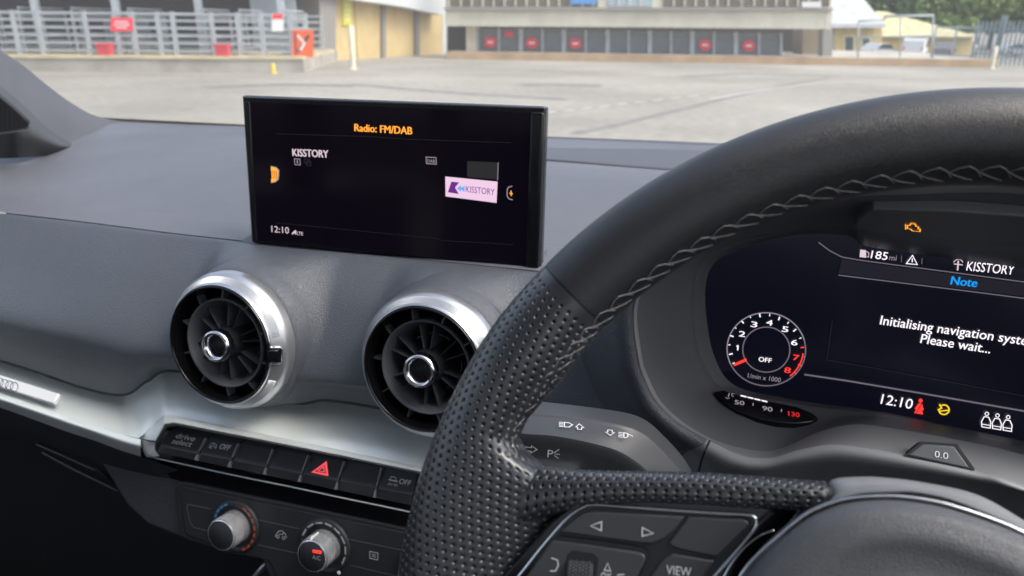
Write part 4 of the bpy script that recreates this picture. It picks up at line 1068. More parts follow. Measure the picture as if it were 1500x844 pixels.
# scroll wheel
sa, sb_ = WPL.hit(856, 815, BT - .001), WPL.hit(846, 862, BT - .001)
axd = unit(WX + WU * .08)
scc = WPL.hit(852, 846, BT - .0045)
scr_w = wh.part('scroll_wheel', lathe(scc - axd * .0045, axd, [(.0001, 0), (.0075, 0), (.0082, .0006), (.0082, .0084), (.0075, .009), (.0001, .009)], 48), M['black_soft'], parent=spk, auto=30)
stud = []
for k in range(44):
    for j in range(7):
        an = 2 * math.pi * (k + .5 * (j % 2)) / 44
        e_ = WN * math.cos(an) + np.cross(axd, WN) * math.sin(an)
        pc = scc - axd * .0045 + axd * (.0012 + j * .0011) + e_ * .0082
        tgx = np.cross(axd, e_)
        w_ = .00042
        stud.append((np.array([pc - axd * w_ - tgx * w_, pc + axd * w_ - tgx * w_, pc + axd * w_ + tgx * w_, pc - axd * w_ + tgx * w_, pc + e_ * .0004]), [(0, 1, 4), (1, 2, 4), (2, 3, 4), (3, 0, 4)]))
wh.part('wheel_studs', merge(*stud), M['button'], parent=spk, kind='stuff')
wh.part('wheel_slot', slab(WPL, [(826, 850), (831, 812), (839, 806.5), (868, 810.5), (877, 818), (873, 850), (862, 890), (815, 890)], BT - .002, BT + .0001), M['black'], parent=spk)
TPn = Plane(wl3(0, 0, BT), WN, WX)
hh = .0004
def wsym(vf, par): wh.part('symbol', vf, M['white_paint'], parent=par)
wsym(ribbon(TPn, [(865.5, 770), (881.5, 764), (881, 777)], 1.5, hh, True), spk)
wsym(ribbon(TPn, [(941, 772.5), (957.5, 781), (941, 785)], 1.5, hh, True), spk)
wsym(ribbon(TPn, [(808, 817), (817, 820), (818, 828), (814, 836), (806, 836)], 1.5, hh), spk)
wsym(ribbon(TPn, [(890.5, 824.5), (885.5, 835), (894.5, 836)], 1.3, hh, True), spk)
wsym(ribbon(TPn, [(904, 842), (915, 841)], 1.4, hh), spk)
wh.part('lettering', text(TPn, 'OK', (880, 850), (897, 851.5), 12, hh, -.004), M['white_paint'], parent=spk)
wh.part('lettering', text(TPn, 'VIEW', (976, 840.5), (1012.5, 844.5), 13, hh, -.004), M['white_paint'], parent=spk)

# hub: matte shroud, gloss ring, chrome line and domed pad
def hubrow(pts, hs): return [WPL.hit(x, y, q) for (x, y), q in zip(pts, hs if hasattr(hs, '__len__') else [hs] * len(pts))]
h_out = [(1215, 742), (1213, 715), (1222, 703), (1255, 699.5), (1290, 700), (1350, 707), (1430, 725), (1500, 763), (1580, 815), (1640, 890)]
h_mid = [(1213, 745), (1220, 728), (1235, 716), (1262, 712), (1292, 711), (1349, 717), (1425, 734), (1500, 771), (1572, 820), (1625, 890)]
h_gl = [(1180, 764), (1200, 745), (1226, 731), (1256, 722), (1290, 719), (1345, 721), (1415, 738), (1500, 776), (1566, 822), (1615, 890)]
h_ch = [(1141, 785), (1164, 766), (1190, 748.5), (1234, 732.5), (1284, 727), (1334, 729), (1401, 742.5), (1500, 780), (1560, 825), (1605, 890)]
rows_ = [hubrow(h_out, -.010), hubrow(h_out, .004), hubrow(h_mid, .010), hubrow(h_gl, .017)]
wh.part('hub_shroud', loft(rows_, 6, 5), M['shroud'], smooth=True)
wh.part('hub_gloss_ring', loft([hubrow(h_gl, .017), hubrow([(a * .5 + c * .5, b * .5 + d * .5) for (a, b), (c, d) in zip(h_gl, h_ch)], .0235), hubrow(h_ch, .0255)], 6, 4), M['piano'], smooth=True)
chp = [(1060, 905), (1075, 862), (1090, 835), (1112, 810)] + h_ch
wh.part('hub_chrome', tube(cr(hubrow(chp, .026), 5), .00042, 8), M['chrome'], smooth=True)
pad_o = [(1060, 960), (1068, 905), (1083, 862), (1098, 838), (1118, 814), (1143, 790), (1166, 771), (1193, 753.5), (1236, 737.5), (1284, 732), (1334, 734), (1400, 747.5), (1500, 785), (1558, 829), (1600, 890), (1610, 960)]
po = [WPL.uv(x, y, .026) for x, y in pad_o]
pc_ = WPL.uv(1340, 960, .026)
prof = [(1.0, .018), (1.0, .0255), (.985, .0285), (.95, .0315), (.90, .0330), (.80, .0345), (.68, .0335), (.55, .0335), (.40, .036), (.2, .038), (.0, .0385)]
padr = []
for k, hh_ in prof:
    padr.append([WPL.w(*(pc_ + (q - pc_) * k), hh_) for q in po])
wh.part('airbag_pad', loft(padr, 5, 4), M['pad'], smooth=True)
wh.part('hub_core', lathe(wl3(0, -.02, -.03), WN, [(.0001, 0), (.05, 0), (.055, .02), (.05, .036), (.0001, .036)], 48), M['black'], smooth=True)
# the far side of the wheel: mirrored grip and a plain spoke
punch(wh.part('grip_leather', flip(grip(True)), M['leather_perf'], smooth=True), 0, 0)
wh.part('spoke_leather', bar(wl3(.055, .03, -.004), wl3(.165, .03, -.004), .05, .012, WU), M['piano'], bevel=(.004, 3))
wh.part('lower_spoke', bar(wl3(0, -.06, -.006), wl3(0, -.165, -.006), .03, .012, WX), M['piano'], bevel=(.004, 3))
# ================================================================== outside
O_ = {}
def omat(*a, **k): O_[a[0]] = mat(*a, **k)
def ground_mat():
    m = bpy.data.materials.new('yard_concrete'); m.use_nodes = True; nt = m.node_tree; b = nt.nodes['Principled BSDF']
    b.inputs['Roughness'].default_value = .9
    tc = nt.nodes.new('ShaderNodeTexCoord')
    def nz(s, d):
        n = nt.nodes.new('ShaderNodeTexNoise'); n.inputs['Scale'].default_value = s; n.inputs['Detail'].default_value = d
        nt.links.new(tc.outputs['Object'], n.inputs['Vector']); return n
    a, c = nz(.22, 5), nz(6, 6)
    r = nt.nodes.new('ShaderNodeValToRGB')
    r.color_ramp.elements[0].position = .32; r.color_ramp.elements[0].color = (.19, .182, .158, 1)
    r.color_ramp.elements[1].position = .68; r.color_ramp.elements[1].color = (.315, .298, .258, 1)
    nt.links.new(a.outputs['Fac'], r.inputs[0])
    mx = nt.nodes.new('ShaderNodeMix'); mx.data_type = 'RGBA'; mx.blend_type = 'OVERLAY'; mx.inputs[0].default_value = .35
    nt.links.new(r.outputs[0], mx.inputs[6]); nt.links.new(c.outputs['Fac'], mx.inputs[7])
    nt.links.new(mx.outputs[2], b.inputs['Base Color'])
    bp = nt.nodes.new('ShaderNodeBump'); bp.inputs['Strength'].default_value = .3; bp.inputs['Distance'].default_value = .01
    nt.links.new(c.outputs['Fac'], bp.inputs['Height']); nt.links.new(bp.outputs[0], b.inputs['Normal'])
    return m
O_['yard'] = ground_mat()
omat('plinth', (.36, .34, .30), .9, var=(1.2, .25)); omat('plinth_top', (.50, .43, .28), .85, var=(2, .15))
omat('rust_kerb', (.42, .30, .19), .9, var=(1.5, .2)); omat('galv', (.42, .46, .49), .5, .3, var=(3, .15))
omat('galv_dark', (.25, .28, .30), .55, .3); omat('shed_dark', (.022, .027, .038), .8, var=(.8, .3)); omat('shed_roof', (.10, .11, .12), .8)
omat('pen_panel', (.33, .37, .41), .7, var=(1, .15)); omat('red_sign', (.78, .04, .07), .5); omat('white_board', (.75, .75, .74), .6)
omat('red_plastic', (.60, .05, .07), .5); omat('orange_sign', (.72, .12, .03), .5); omat('yellow', (.62, .48, .05), .6); omat('sign_yellow', (.62, .60, .05), .6)
omat('tan_sheet', (.52, .40, .20), .7, var=(1.2, .12), bump=[('streak', 9, .3, .02)]); omat('post_grey', (.22, .21, .20), .7)
omat('white_sheet', (.52, .54, .56), .6, var=(.7, .1)); omat('cream', (.64, .60, .48), .7, var=(2, .12)); omat('cream_sheet', (.62, .60, .50), .7, var=(.9, .15), bump=[('streak', 8, .4, .03)])
omat('gutter', (.30, .30, .29), .6); omat('window_brown', (.15, .13, .10), .4, var=(2, .2)); omat('blue_sign', (.10, .30, .65), .5); omat('pale_shutter', (.36, .44, .48), .6)
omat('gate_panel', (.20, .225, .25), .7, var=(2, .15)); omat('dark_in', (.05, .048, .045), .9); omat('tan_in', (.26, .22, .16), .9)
omat('yellow_wall', (.55, .43, .20), .8, var=(1.5, .12)); omat('green_glass', (.07, .10, .10), .3); omat('yellow_roof', (.46, .42, .25), .8, var=(1.2, .15), bump=[('noise', 6, .4, .05)])
omat('white_roof', (.40, .41, .42), .6, var=(.8, .1)); omat('van_white', (.75, .76, .78), .35); omat('silver_car', (.5, .52, .55), .35, .4); omat('tyre', (.02, .02, .02), .85); omat('car_glass', (.03, .04, .05), .1)
omat('palisade', (.21, .28, .32), .55, .2); omat('mesh_grey', (.30, .36, .38), .6)
omat('bark', (.09, .065, .045), .9); omat('leaf_a', (.085, .155, .03), .7, var=(.5, .3)); omat('leaf_b', (.055, .105, .024), .7, var=(.5, .3)); omat('leaf_c', (.13, .21, .04), .7, var=(.5, .3))
omat('streak', (.17, .165, .155), .9, var=(3, .2)); omat('line_white', (.42, .41, .39), .8, var=(8, .15)); omat('cardark', (.12, .13, .16), .35)

def struct(name, vf, m, parent=None):
    o = link(name, new_mesh(name, vf[0], vf[1], m), parent); finish(o)
    if parent is None: o['kind'] = 'structure'
    return o
gx = np.linspace(-400, 400, 41); gy = np.concatenate([np.linspace(-60, 36, 9), np.linspace(37, 48, 12), np.linspace(60, 760, 15)])
def gz(y): return -1.8 * max(0.0, min(1.0, (y - 37) / 10)) ** 1.0      # the land falls away beyond the yard
struct('ground', ([(x, y, gz(y)) for y in gy for x in gx], grid_faces(len(gy), 41)), O_['yard'])
# tyre streaks and worn paint on the yard
def strip(name, pts, w, m, z):
    c = [G(x, y) for x, y in pts]
    V, F = [], []
    for i, p in enumerate(c):
        t = unit((c[min(i + 1, len(c) - 1)] - c[max(i - 1, 0)])[:2]); n_ = A([-t[1], t[0], 0])
        V += [p + n_ * w / 2 + A([0, 0, z]), p - n_ * w / 2 + A([0, 0, z])]
    F = [(2 * i, 2 * i + 1, 2 * i + 3, 2 * i + 2) for i in range(len(c) - 1)]
    return struct(name, (V, F), m)
strip('tyre_streak', [(520, 124), (600, 131), (700, 139), (830, 146)], .28, O_['streak'], .004)
strip('tyre_streak', [(840, 196), (900, 184), (1000, 160), (1100, 135), (1170, 121), (1215, 114)], .16, O_['streak'], .004)
strip('tyre_streak', [(300, 128), (420, 124), (520, 126)], .6, O_['streak'], .004)
strip('tyre_streak', [(1000, 112), (1100, 108), (1230, 112)], .5, O_['streak'], .004)
strip('tyre_streak', [(760, 125), (800, 124), (880, 126)], .5, O_['streak'], .004)
for k in range(9):
    x = 800 + k * 26
    y = 166 - k * 3.0
    strip('worn_line', [(x, y), (x + 15, y - 1.8)], .09, O_['line_white'], .006)
strip('worn_line', [(1040, 146), (1130, 130), (1200, 122), (1320, 117)], .09, O_['line_white'], .006)

class VPlane(Plane):
    def __init__(s, a, b, z=0.0, back=0.0):
        a, b = G(*a, z), G(*b, z)
        u = unit(b - a); n_ = np.cross(u, [0, 0, 1])       # towards the viewer
        n_ = unit(n_);
        if n_.dot(EYE * A([1, 1, 0]) - a) < 0: n_ = -n_
        s.o = a - n_ * back; s.n = n_; s.ux = u; s.uy = A([0, 0, 1.0])
def rect(x0, y0, x1, y1): return [(x0, y0), (x1, y0), (x1, y1), (x0, y1)]

# --- raised plinth and the animal pens
PF = VPlane((40, 104), (440, 106))
hz = PF.hit(250, 86)[2]
PLZ = .36
u0, u1 = PF.uv(-260, 103)[0], PF.uv(446, 106)[0]
def pbox(pl, u0, u1, z0, z1, h0, h1):
    q = [(u0, z0), (u1, z0), (u1, z1), (u0, z1)]
    f = lambda u, z, h: A([*(pl.o + pl.ux * u + pl.n * h)[:2], z])
    return prism([f(u, z, h0) for u, z in q], [f(u, z, h1) for u, z in q])
pln = Thing('plinth', PF.o, 'stained low concrete loading plinth with a yellowish edge under the pens', 'plinth')
pln.part('concrete_body', pbox(PF, u0, u1, -.05, PLZ - .05, -7, 0), O_['plinth'])
pln.part('edge_slab', pbox(PF, u0, u1, PLZ - .05, PLZ + .02, -7, .04), O_['plinth_top'])
PEN = Plane(PF.o - PF.n * .55, PF.n, PF.ux)
def pu(x): return PEN.uv(x, 50)[0]
def pz(y, x=250): return PEN.hit(x, y)[2]
def ppt(u, z, h=0.0): return A([*(PEN.o + PEN.ux * u + PEN.n * h)[:2], z])
zt = 1.44
xs = [-230, -150, -70, 24, 60, 128, 172, 197, 234, 256, 312, 350, 384, 427, 452]
gname = 'galvanised hurdles of the animal pens'
def hurdle(ua, ub, h, label, top=zt):
    t = Thing('livestock_hurdle', ppt((ua + ub) / 2, PLZ, h), label, 'hurdle', gname)
    for u in (ua + .03, ub - .03): t.part('upright', bar(ppt(u, PLZ, h), ppt(u, top, h), .07, .05, PEN.n), O_['galv'])
    for z in (.52, .72, .92, 1.12, 1.32, 1.50):
        t.part('rail', bar(ppt(ua + .06, z * top / 1.55, h), ppt(ub - .06, z * top / 1.55, h), .05, .035), O_['galv'])
ordn = ['first', 'second', 'third', 'fourth', 'fifth', 'sixth', 'seventh', 'eighth', 'ninth', 'tenth', 'eleventh', 'twelfth', 'thirteenth', 'fourteenth', 'fifteenth']
nf_ = len(xs) - 1
for i, (a, b) in enumerate(zip(xs[:-1], xs[1:])): hurdle(pu(a), pu(b), 0.0, 'galvanised hurdle in the front row of pens, %s counted from the tan building' % ordn[nf_ - 1 - i])
for k in range(9):
    ua = pu(-150) + k * (pu(452) - pu(-150)) / 9
    hurdle(ua, ua + (pu(452) - pu(-150)) / 9 * .96, -2.6, 'galvanised hurdle in the rear row of pens, %s counted from the tan building' % ordn[8 - k], 1.42)
for k_, x in enumerate((30, 108, 190, 300, 352, 420)):          # divisions running back
    u = pu(x)
    t = Thing('livestock_hurdle', ppt(u, PLZ, -1.3), 'galvanised hurdle dividing two pens front to back, %s counted from the tan building' % ordn[5 - k_], 'hurdle', gname)
    for hh_ in (-.1, -2.5): t.part('upright', bar(ppt(u, PLZ, hh_), ppt(u, zt, hh_), .07, .05, PEN.ux), O_['galv'])
    for z in (.55, .8, 1.05, 1.3, 1.5): t.part('rail', bar(ppt(u, z, -.13), ppt(u, z, -2.47), .05, .035), O_['galv'])
# the dark shed behind
sh = Thing('open_shed', ppt(pu(200), PLZ, -3.4), 'dark open-fronted shed behind the animal pens', 'shed')
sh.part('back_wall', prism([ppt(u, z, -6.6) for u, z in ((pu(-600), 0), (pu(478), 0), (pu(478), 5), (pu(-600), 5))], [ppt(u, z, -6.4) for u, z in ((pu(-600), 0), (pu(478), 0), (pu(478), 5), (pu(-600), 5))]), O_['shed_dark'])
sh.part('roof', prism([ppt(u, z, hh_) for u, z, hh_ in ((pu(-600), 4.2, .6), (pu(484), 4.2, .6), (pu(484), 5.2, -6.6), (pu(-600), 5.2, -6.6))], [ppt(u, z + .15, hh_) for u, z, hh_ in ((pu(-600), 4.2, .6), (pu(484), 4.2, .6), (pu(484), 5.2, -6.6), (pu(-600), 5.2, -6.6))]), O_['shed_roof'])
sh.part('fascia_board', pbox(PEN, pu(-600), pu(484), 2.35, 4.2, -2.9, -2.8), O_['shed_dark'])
for x in (52, 170, 291, 412): sh.part('post', bar(ppt(pu(x), PLZ, -.25), ppt(pu(x), 4.2, -.25), .16, .16, PEN.n), O_['galv'])
sh.part('pen_partition', pbox(PEN, pu(326), pu(402), PLZ, 1.95, -3.2, -3.1), O_['pen_panel'], label='pale sheeted partition')
sh.part('pen_partition', pbox(PEN, pu(75), pu(150), PLZ, 1.2, -3.2, -3.1), O_['pen_panel'])
def board(name, label, cat, x0, y0, x1, y1, m, h=.06, group=None, pl=PEN, th=.03):
    t = Thing(name, pl.hit((x0 + x1) / 2, y1, h), label, cat, group)
    t.part('panel', slab(pl, rect(x0, y0, x1, y1), h - th, h), m)
    return t, Plane(pl.o + pl.n * h, pl.n, pl.ux)
t, q = board('notice_sign', 'red notice board with white lines fixed on top of the pens', 'sign', 162, 26, 194, 46, O_['red_sign'])
for k, (a, b) in enumerate(((168, 188), (166, 190), (170, 186))): t.part('text_line', ribbon(q, [(a, 32 + k * 4.2), (b, 32.3 + k * 4.2)], 1.6, .006), O_['white_board'])
t, q = board('notice_sign', 'small white notice with red heading on the pen rails', 'sign', 398, 20, 415, 46, O_['white_board'])
t.part('heading', patch(q, rect(399, 20.5, 414.5, 28), .006), O_['red_sign'])
t, q = board('warning_board', 'tall orange board with black and white cross at the pens end', 'sign', 428, 44, 459, 84, O_['orange_sign'])
t.part('cross_stroke', ribbon(q, [(437, 76), (452, 52)], 4, .006), O_['shed_dark']); t.part('cross_stroke', ribbon(q, [(436, 52), (446, 63), (440, 74)], 3, .008), O_['white_board']); t.part('edge_stripe', ribbon(q, [(432, 47), (434, 82)], 2.0, .006), O_['shed_dark'])
for x0, x1, lab in ((148, 168, 'red plastic trough by the pens below the red notice board'), (319, 338, 'red plastic trough by the pens near the white partition')):
    c = PEN.hit((x0 + x1) / 2, 90, .28); w = pu(x1) - pu(x0); u = pu((x0 + x1) / 2)
    t = Thing('plastic_trough', ppt(u, PLZ + .02, .3), lab, 'trough', 'red troughs along the pens')
    b4 = lambda k, z, d: [ppt(u - w / 2 * k, z, .3 - d), ppt(u + w / 2 * k, z, .3 - d), ppt(u + w / 2 * k, z, .3 + d), ppt(u - w / 2 * k, z, .3 + d)]
    t.part('tub', prism(b4(.84, PLZ + .02, .11), b4(1.0, PLZ + .27, .15)), O_['red_plastic']); t.part('rim', prism(b4(1.08, PLZ + .27, .17), b4(1.08, PLZ + .31, .17)), O_['red_plastic'])
def post(name, label, cat, px, py0, py1, rpx, m, group=None, cap=None):
    b = G(px, py1); d = np.linalg.norm((b - EYE)[:2]); rr_ = ray(px, py0); top = EYE + rr_ * (d / np.linalg.norm(rr_[:2]))
    r = rpx * (ROT.T @ (b - EYE))[2] / FOC
    t = Thing(name, b, label, cat, group)
    t.part('shaft', lathe(b, (0, 0, 1), [(r, 0), (r, top[2] - b[2] - .02), (r * .7, top[2] - b[2]), (.001, top[2] - b[2] + .01)], 16, up=(0, 1, 0)), m, smooth=True)
    t.part('foot', lathe(b, (0, 0, 1), [(r * 1.8, 0), (r * 1.8, .03), (r, .04)], 16, up=(0, 1, 0)), m)
    return t
post('bollard', 'short yellow bollard in front of the plinth', 'bollard', 401, 93, 108, 3.0, O_['yellow'])

# --- tan sheeted building
TB = VPlane((495, 89), (650, 79))
tb_ = Thing('tan_building', TB.hit(570, 88), 'tan sheeted building with grey posts under a white upper wall', 'building')
for a, b in ((490, 562), (565, 611), (614, 648)):
    tb_.part('tan_panel', slab(TB, [(a, -60), (b, -60), (b, 93.5 - (b - 495) * .0855), (a, 93.5 - (a - 495) * .0855)], -.2, 0), O_['tan_sheet'])
for x in (563.3, 612.5, 489): tb_.part('post', slab(TB, [(x - 2.5, -20), (x + 2.5, -20), (x + 2.5, 92.5 - (x - 495) * .085), (x - 2.5, 92.5 - (x - 495) * .085)], -.1, .12), O_['post_grey'])
tb_.part('upper_wall', slab(TB, [(440, -160), (652, -100), (649, 22), (590, 10), (517, -1), (440, -18)], -.3, .55), O_['white_sheet'])
tb_.part('end_column', slab(TB, [(468, -60), (492, -60), (492, 89.2), (468, 90.8)], -.6, .3), O_['post_grey'])
tb_.part('end_wall', slab(TB, [(648, -60), (653, -60), (653, 79), (648, 80)], -2.0, .02), O_['white_sheet'])
sgn = Thing('vertical_sign', TB.hit(509, 36, .3), 'narrow yellow vertical sign on the tan wall', 'sign')
sgn.part('panel', slab(TB, rect(503, -25, 515, 37), .0, .06), O_['sign_yellow'])
for k in range(8): sgn.part('text_line', ribbon(Plane(TB.o + TB.n * .06, TB.n, TB.ux), [(506, -20 + k * 7), (512, -20.5 + k * 7)], 2.2, .004), O_['cream'])
post('bollard', 'tall cream post standing before the tan wall', 'post', 517.5, 38, 102, 3.6, O_['cream'])

# --- central market building with canopy and gates
KB = VPlane((690, 87), (1218, 95.5))
kb_ = Thing('kerb', KB.hit(950, 90), 'rust-stained kerb along the foot of the gates', 'kerb')
ku0, ku1 = KB.uv(655, 87)[0], KB.uv(1460, 100)[0]
def kpt(u, z, h): return A([*(KB.o + KB.ux * u + KB.n * h)[:2], z])
kb_.part('kerb_stone', pbox(KB, ku0, ku1, -.02, .25, -.3, 0), O_['rust_kerb'])
struct('pavement', pbox(KB, ku0, ku1, -.02, .24, -8, -.31), O_['plinth'])
MB_ = Plane(KB.o - KB.n * 1.2, KB.n, KB.ux)
mbd = Thing('market_building', MB_.hit(950, 84), 'long market building with cream canopy band over a row of grey gates', 'building')
def ms(name, pts, h0, h1, m, **k): return mbd.part(name, slab(MB_, pts, h0, h1), m, **k)
ms('canopy_band', [(652, 14), (950, 14), (1219, 15), (1217, 43), (950, 40), (652, 38)], -.4, .7, O_['cream_sheet'])
for k in range(46):
    x = 655 + k * 12.3
    mbd.part('sheet_rib', slab(MB_, [(x, 15.5), (x + 2.2, 15.5), (x + 2.2, 38.5 + (x - 655) * .0075), (x, 38.5 + (x - 655) * .0075)], .7, .712), O_['cream_sheet'])
ms('gutter', [(650, 10.5), (1220, 11.5), (1220, 15), (650, 14)], -.2, .85, O_['gutter'])
up_ = ms('upper_wall', [(655, -120), (1218, -120), (1218, 11), (655, 11)], -.6, -.1, O_['cream'])
for a, b, m in ((660, 834, 'window_brown'), (838, 876, 'window_brown'), (891, 956, 'pale_shutter'), (972, 1085, 'window_brown'), (1090, 1215, 'window_brown')):
    ms('window', rect(a, -60, b, 9.5), -.15, -.04, O_[m], parent=up_)
    for x in np.arange(a + 14, b - 4, 16): ms('glazing_bar', rect(x, -60, x + 2, 9.5), -.04, .0, O_['cream'], parent=up_)
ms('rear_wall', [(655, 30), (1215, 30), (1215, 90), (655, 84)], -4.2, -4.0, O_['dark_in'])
ms('pillar', [(683, 36), (697.5, 36), (697.5, 81), (683, 81)], -.5, .1, O_['cream'])
ms('pillar', [(1205, 40), (1219, 40), (1219, 88), (1205, 87)], -.5, .1, O_['gutter'])
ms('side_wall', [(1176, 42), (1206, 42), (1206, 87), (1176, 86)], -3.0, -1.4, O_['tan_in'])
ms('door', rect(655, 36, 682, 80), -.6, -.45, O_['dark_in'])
sg1, q1_ = board('fascia_sign', 'blue sign above the canopy between upper windows', 'sign', 836, -30, 874, 6, O_['blue_sign'], .05, None, MB_)
sg2, q1_ = board('fascia_sign', 'small white lettering board near the canopy end', 'sign', 1175, 2.5, 1203, 11, O_['white_board'], .9, None, MB_)
gx_ = [698, 763, 826, 890, 952, 1014, 1078, 1146]
gn = 'grey sheeted gates under the canopy'
MZ = .13
for i, (a, b) in enumerate(zip(gx_[:-1], gx_[1:])):
    has = i in (0, 1, 2, 5, 6)
    ya, yb = 41 + (a - 698) * .018, 41 + (b - 698) * .018
    ba, bb = 80 + (a - 698) * .008, 80 + (b - 698) * .008
    t = Thing('yard_gate', MB_.hit((a + b) / 2, ba, 0), {0: 'grey railed gate with red disc sign, next to the cream pillar', 1: 'grey railed gate with red disc sign, second from the cream pillar', 2: 'grey railed gate with red disc sign, third from the cream pillar', 3: 'plain grey railed gate beside the third red disc gate', 4: 'plain grey railed gate beside the later pair of red disc gates', 5: 'grey railed gate with red disc sign, after the two plain gates', 6: 'grey railed gate with red disc sign, next to the dark opening'}[i], 'gate', gn)
    t.part('backing_sheet', slab(MB_, [(a + 2, ya + 2), (b - 2, yb + 2), (b - 2, bb - 1), (a + 2, ba - 1)], -.12, -.08), O_['gate_panel'])
    for x, y0, y1 in ((a + 1.5, ya, ba), (b - 1.5, yb, bb), ((a + b) / 2, (ya + yb) / 2, (ba + bb) / 2)):
        t.part('upright', slab(MB_, [(x - 1.6, y0), (x + 1.6, y0), (x + 1.6, y1), (x - 1.6, y1)], -.06, .02), O_['galv'])
    for k in range(7):
        f_ = (k + .3) / 7
        t.part('rail', slab(MB_, [(a + 2, ya + (ba - ya) * f_), (b - 2, yb + (bb - yb) * f_), (b - 2, yb + (bb - yb) * f_ + 1.5), (a + 2, ya + (ba - ya) * f_ + 1.5)], -.05, -.01), O_['galv_dark'])
    if has:
        cx_ = {0: 718, 1: 779, 2: 843, 5: 1033, 6: 1097}[i]; cy_ = {0: 62, 1: 63, 2: 64, 5: 66, 6: 67}[i]
        s_ = Thing('disc_sign', MB_.hit(cx_, cy_, .05), {0: 'red disc sign on the gate next to the cream pillar', 1: 'red disc sign on the second gate from the cream pillar', 2: 'red disc sign on the third gate from the cream pillar', 5: 'red disc sign on the first gate after the plain gates', 6: 'red disc sign on the gate beside the dark opening'}[i], 'sign', 'red disc signs on the gates')
        s_.part('disc', slab(MB_, arc_px(cx_, cy_, 9, 8, 0, 342, 19), .025, .05), O_['red_sign'])
        s_.part('white_mark', slab(MB_, rect(cx_ - 4, cy_ - 1.5, cx_ + 4, cy_ + 1.5), .05, .056), O_['white_board'])
sg, _q = board('notice_sign', 'small red notice high on the gate beside the first disc', 'sign', 740, 46, 751, 54, O_['red_sign'], .05, None, MB_)

# --- white roofed annex, yellow hip-roofed house
AB = VPlane((1218, 80.5), (1300, 81.5), -1.8)
ab = Thing('annex_building', AB.hit(1255, 88), 'small white-roofed annex with tan wall beyond the market building', 'building')
wl_ = ab.part('wall', slab(AB, [(1214, 36), (1292, 36), (1292, 90), (1214, 90)], -4, 0), O_['yellow_wall'])
rf_ = ab.part('roof', prism([AB.hit(1205, 39, .8), AB.hit(1297, 39, .8), AB.hit(1297, 36, .8), AB.hit(1205, 36, .8)], [AB.hit(1205, -14, .2) - AB.n * 3.5, AB.hit(1272, -14, .2) - AB.n * 3.5, AB.hit(1272, -17, .2) - AB.n * 3.5, AB.hit(1205, -17, .2) - AB.n * 3.5]), O_['white_roof'])
ab.part('fascia_board', slab(AB, [(1205, 35), (1297, 35), (1297, 41), (1205, 41)], .8, .9), O_['white_sheet'], parent=rf_)
for a, b, y0, y1 in ((1236, 1252, 52, 84), (1262, 1276, 55, 72)):
    wf = ab.part('window', slab(AB, rect(a, y0, b, y1), -.02, .05), O_['cream'], parent=wl_)
    ab.part('pane', slab(AB, rect(a + 2, y0 + 2, b - 2, y1 - 2), .03, .06), O_['green_glass'], parent=wl_)
ab.part('down_pipe', slab(AB, rect(1219, 40, 1222, 90), 0, .1), O_['gutter'], parent=wl_)
HB_ = VPlane((1290, 80), (1430, 81), -1.8)
hb_ = Thing('hip_roof_house', HB_.hit(1360, 85), 'low building with a pale yellow sloping roof in front of the trees', 'building')
hb_.part('wall', slab(HB_, [(1270, 48), (1425, 54), (1425, 92), (1270, 92)], -6, 0), O_['yellow_wall'])
e = [HB_.hit(1262, 53, .6), HB_.hit(1432, 53, .6)]
rt = [HB_.hit(1285, 16, -3), HB_.hit(1300, 18, -3)]
bk = [HB_.hit(1262, 53, .6) - HB_.n * 8, HB_.hit(1432, 53, .6) - HB_.n * 8]
hb_.part('roof', ([*e, *rt, *bk, *[p - A([0, 0, .15]) for p in e]], [(0, 1, 3, 2), (1, 5, 3), (5, 4, 2, 3), (4, 0, 2), (0, 6, 7, 1)]), O_['yellow_roof'])
# pipe gantry
GN = VPlane((1258, 96), (1368, 97), 0, .6)
gt = Thing('pipe_gantry', GN.hit(1310, 95), 'tall galvanised pipe frame gateway before the yellow roof', 'gateway')
def gpipe(name, a, b, r=.03): gt.part(name, tube([GN.hit(*a), GN.hit(*b)], r, 8), O_['mesh_grey'], smooth=True)
gpipe('post', (1258, 30), (1256, 96)); gpipe('post', (1367, 23), (1365, 97)); gpipe('post', (1319, 26), (1318, 96), .022)
gpipe('top_pipe', (1258, 31), (1296, 29)); gpipe('top_pipe', (1296, 24), (1367, 23), .04); gpipe('brace', (1296, 29), (1296, 24)); gpipe('cross_pipe', (1257, 55), (1366, 52), .03)

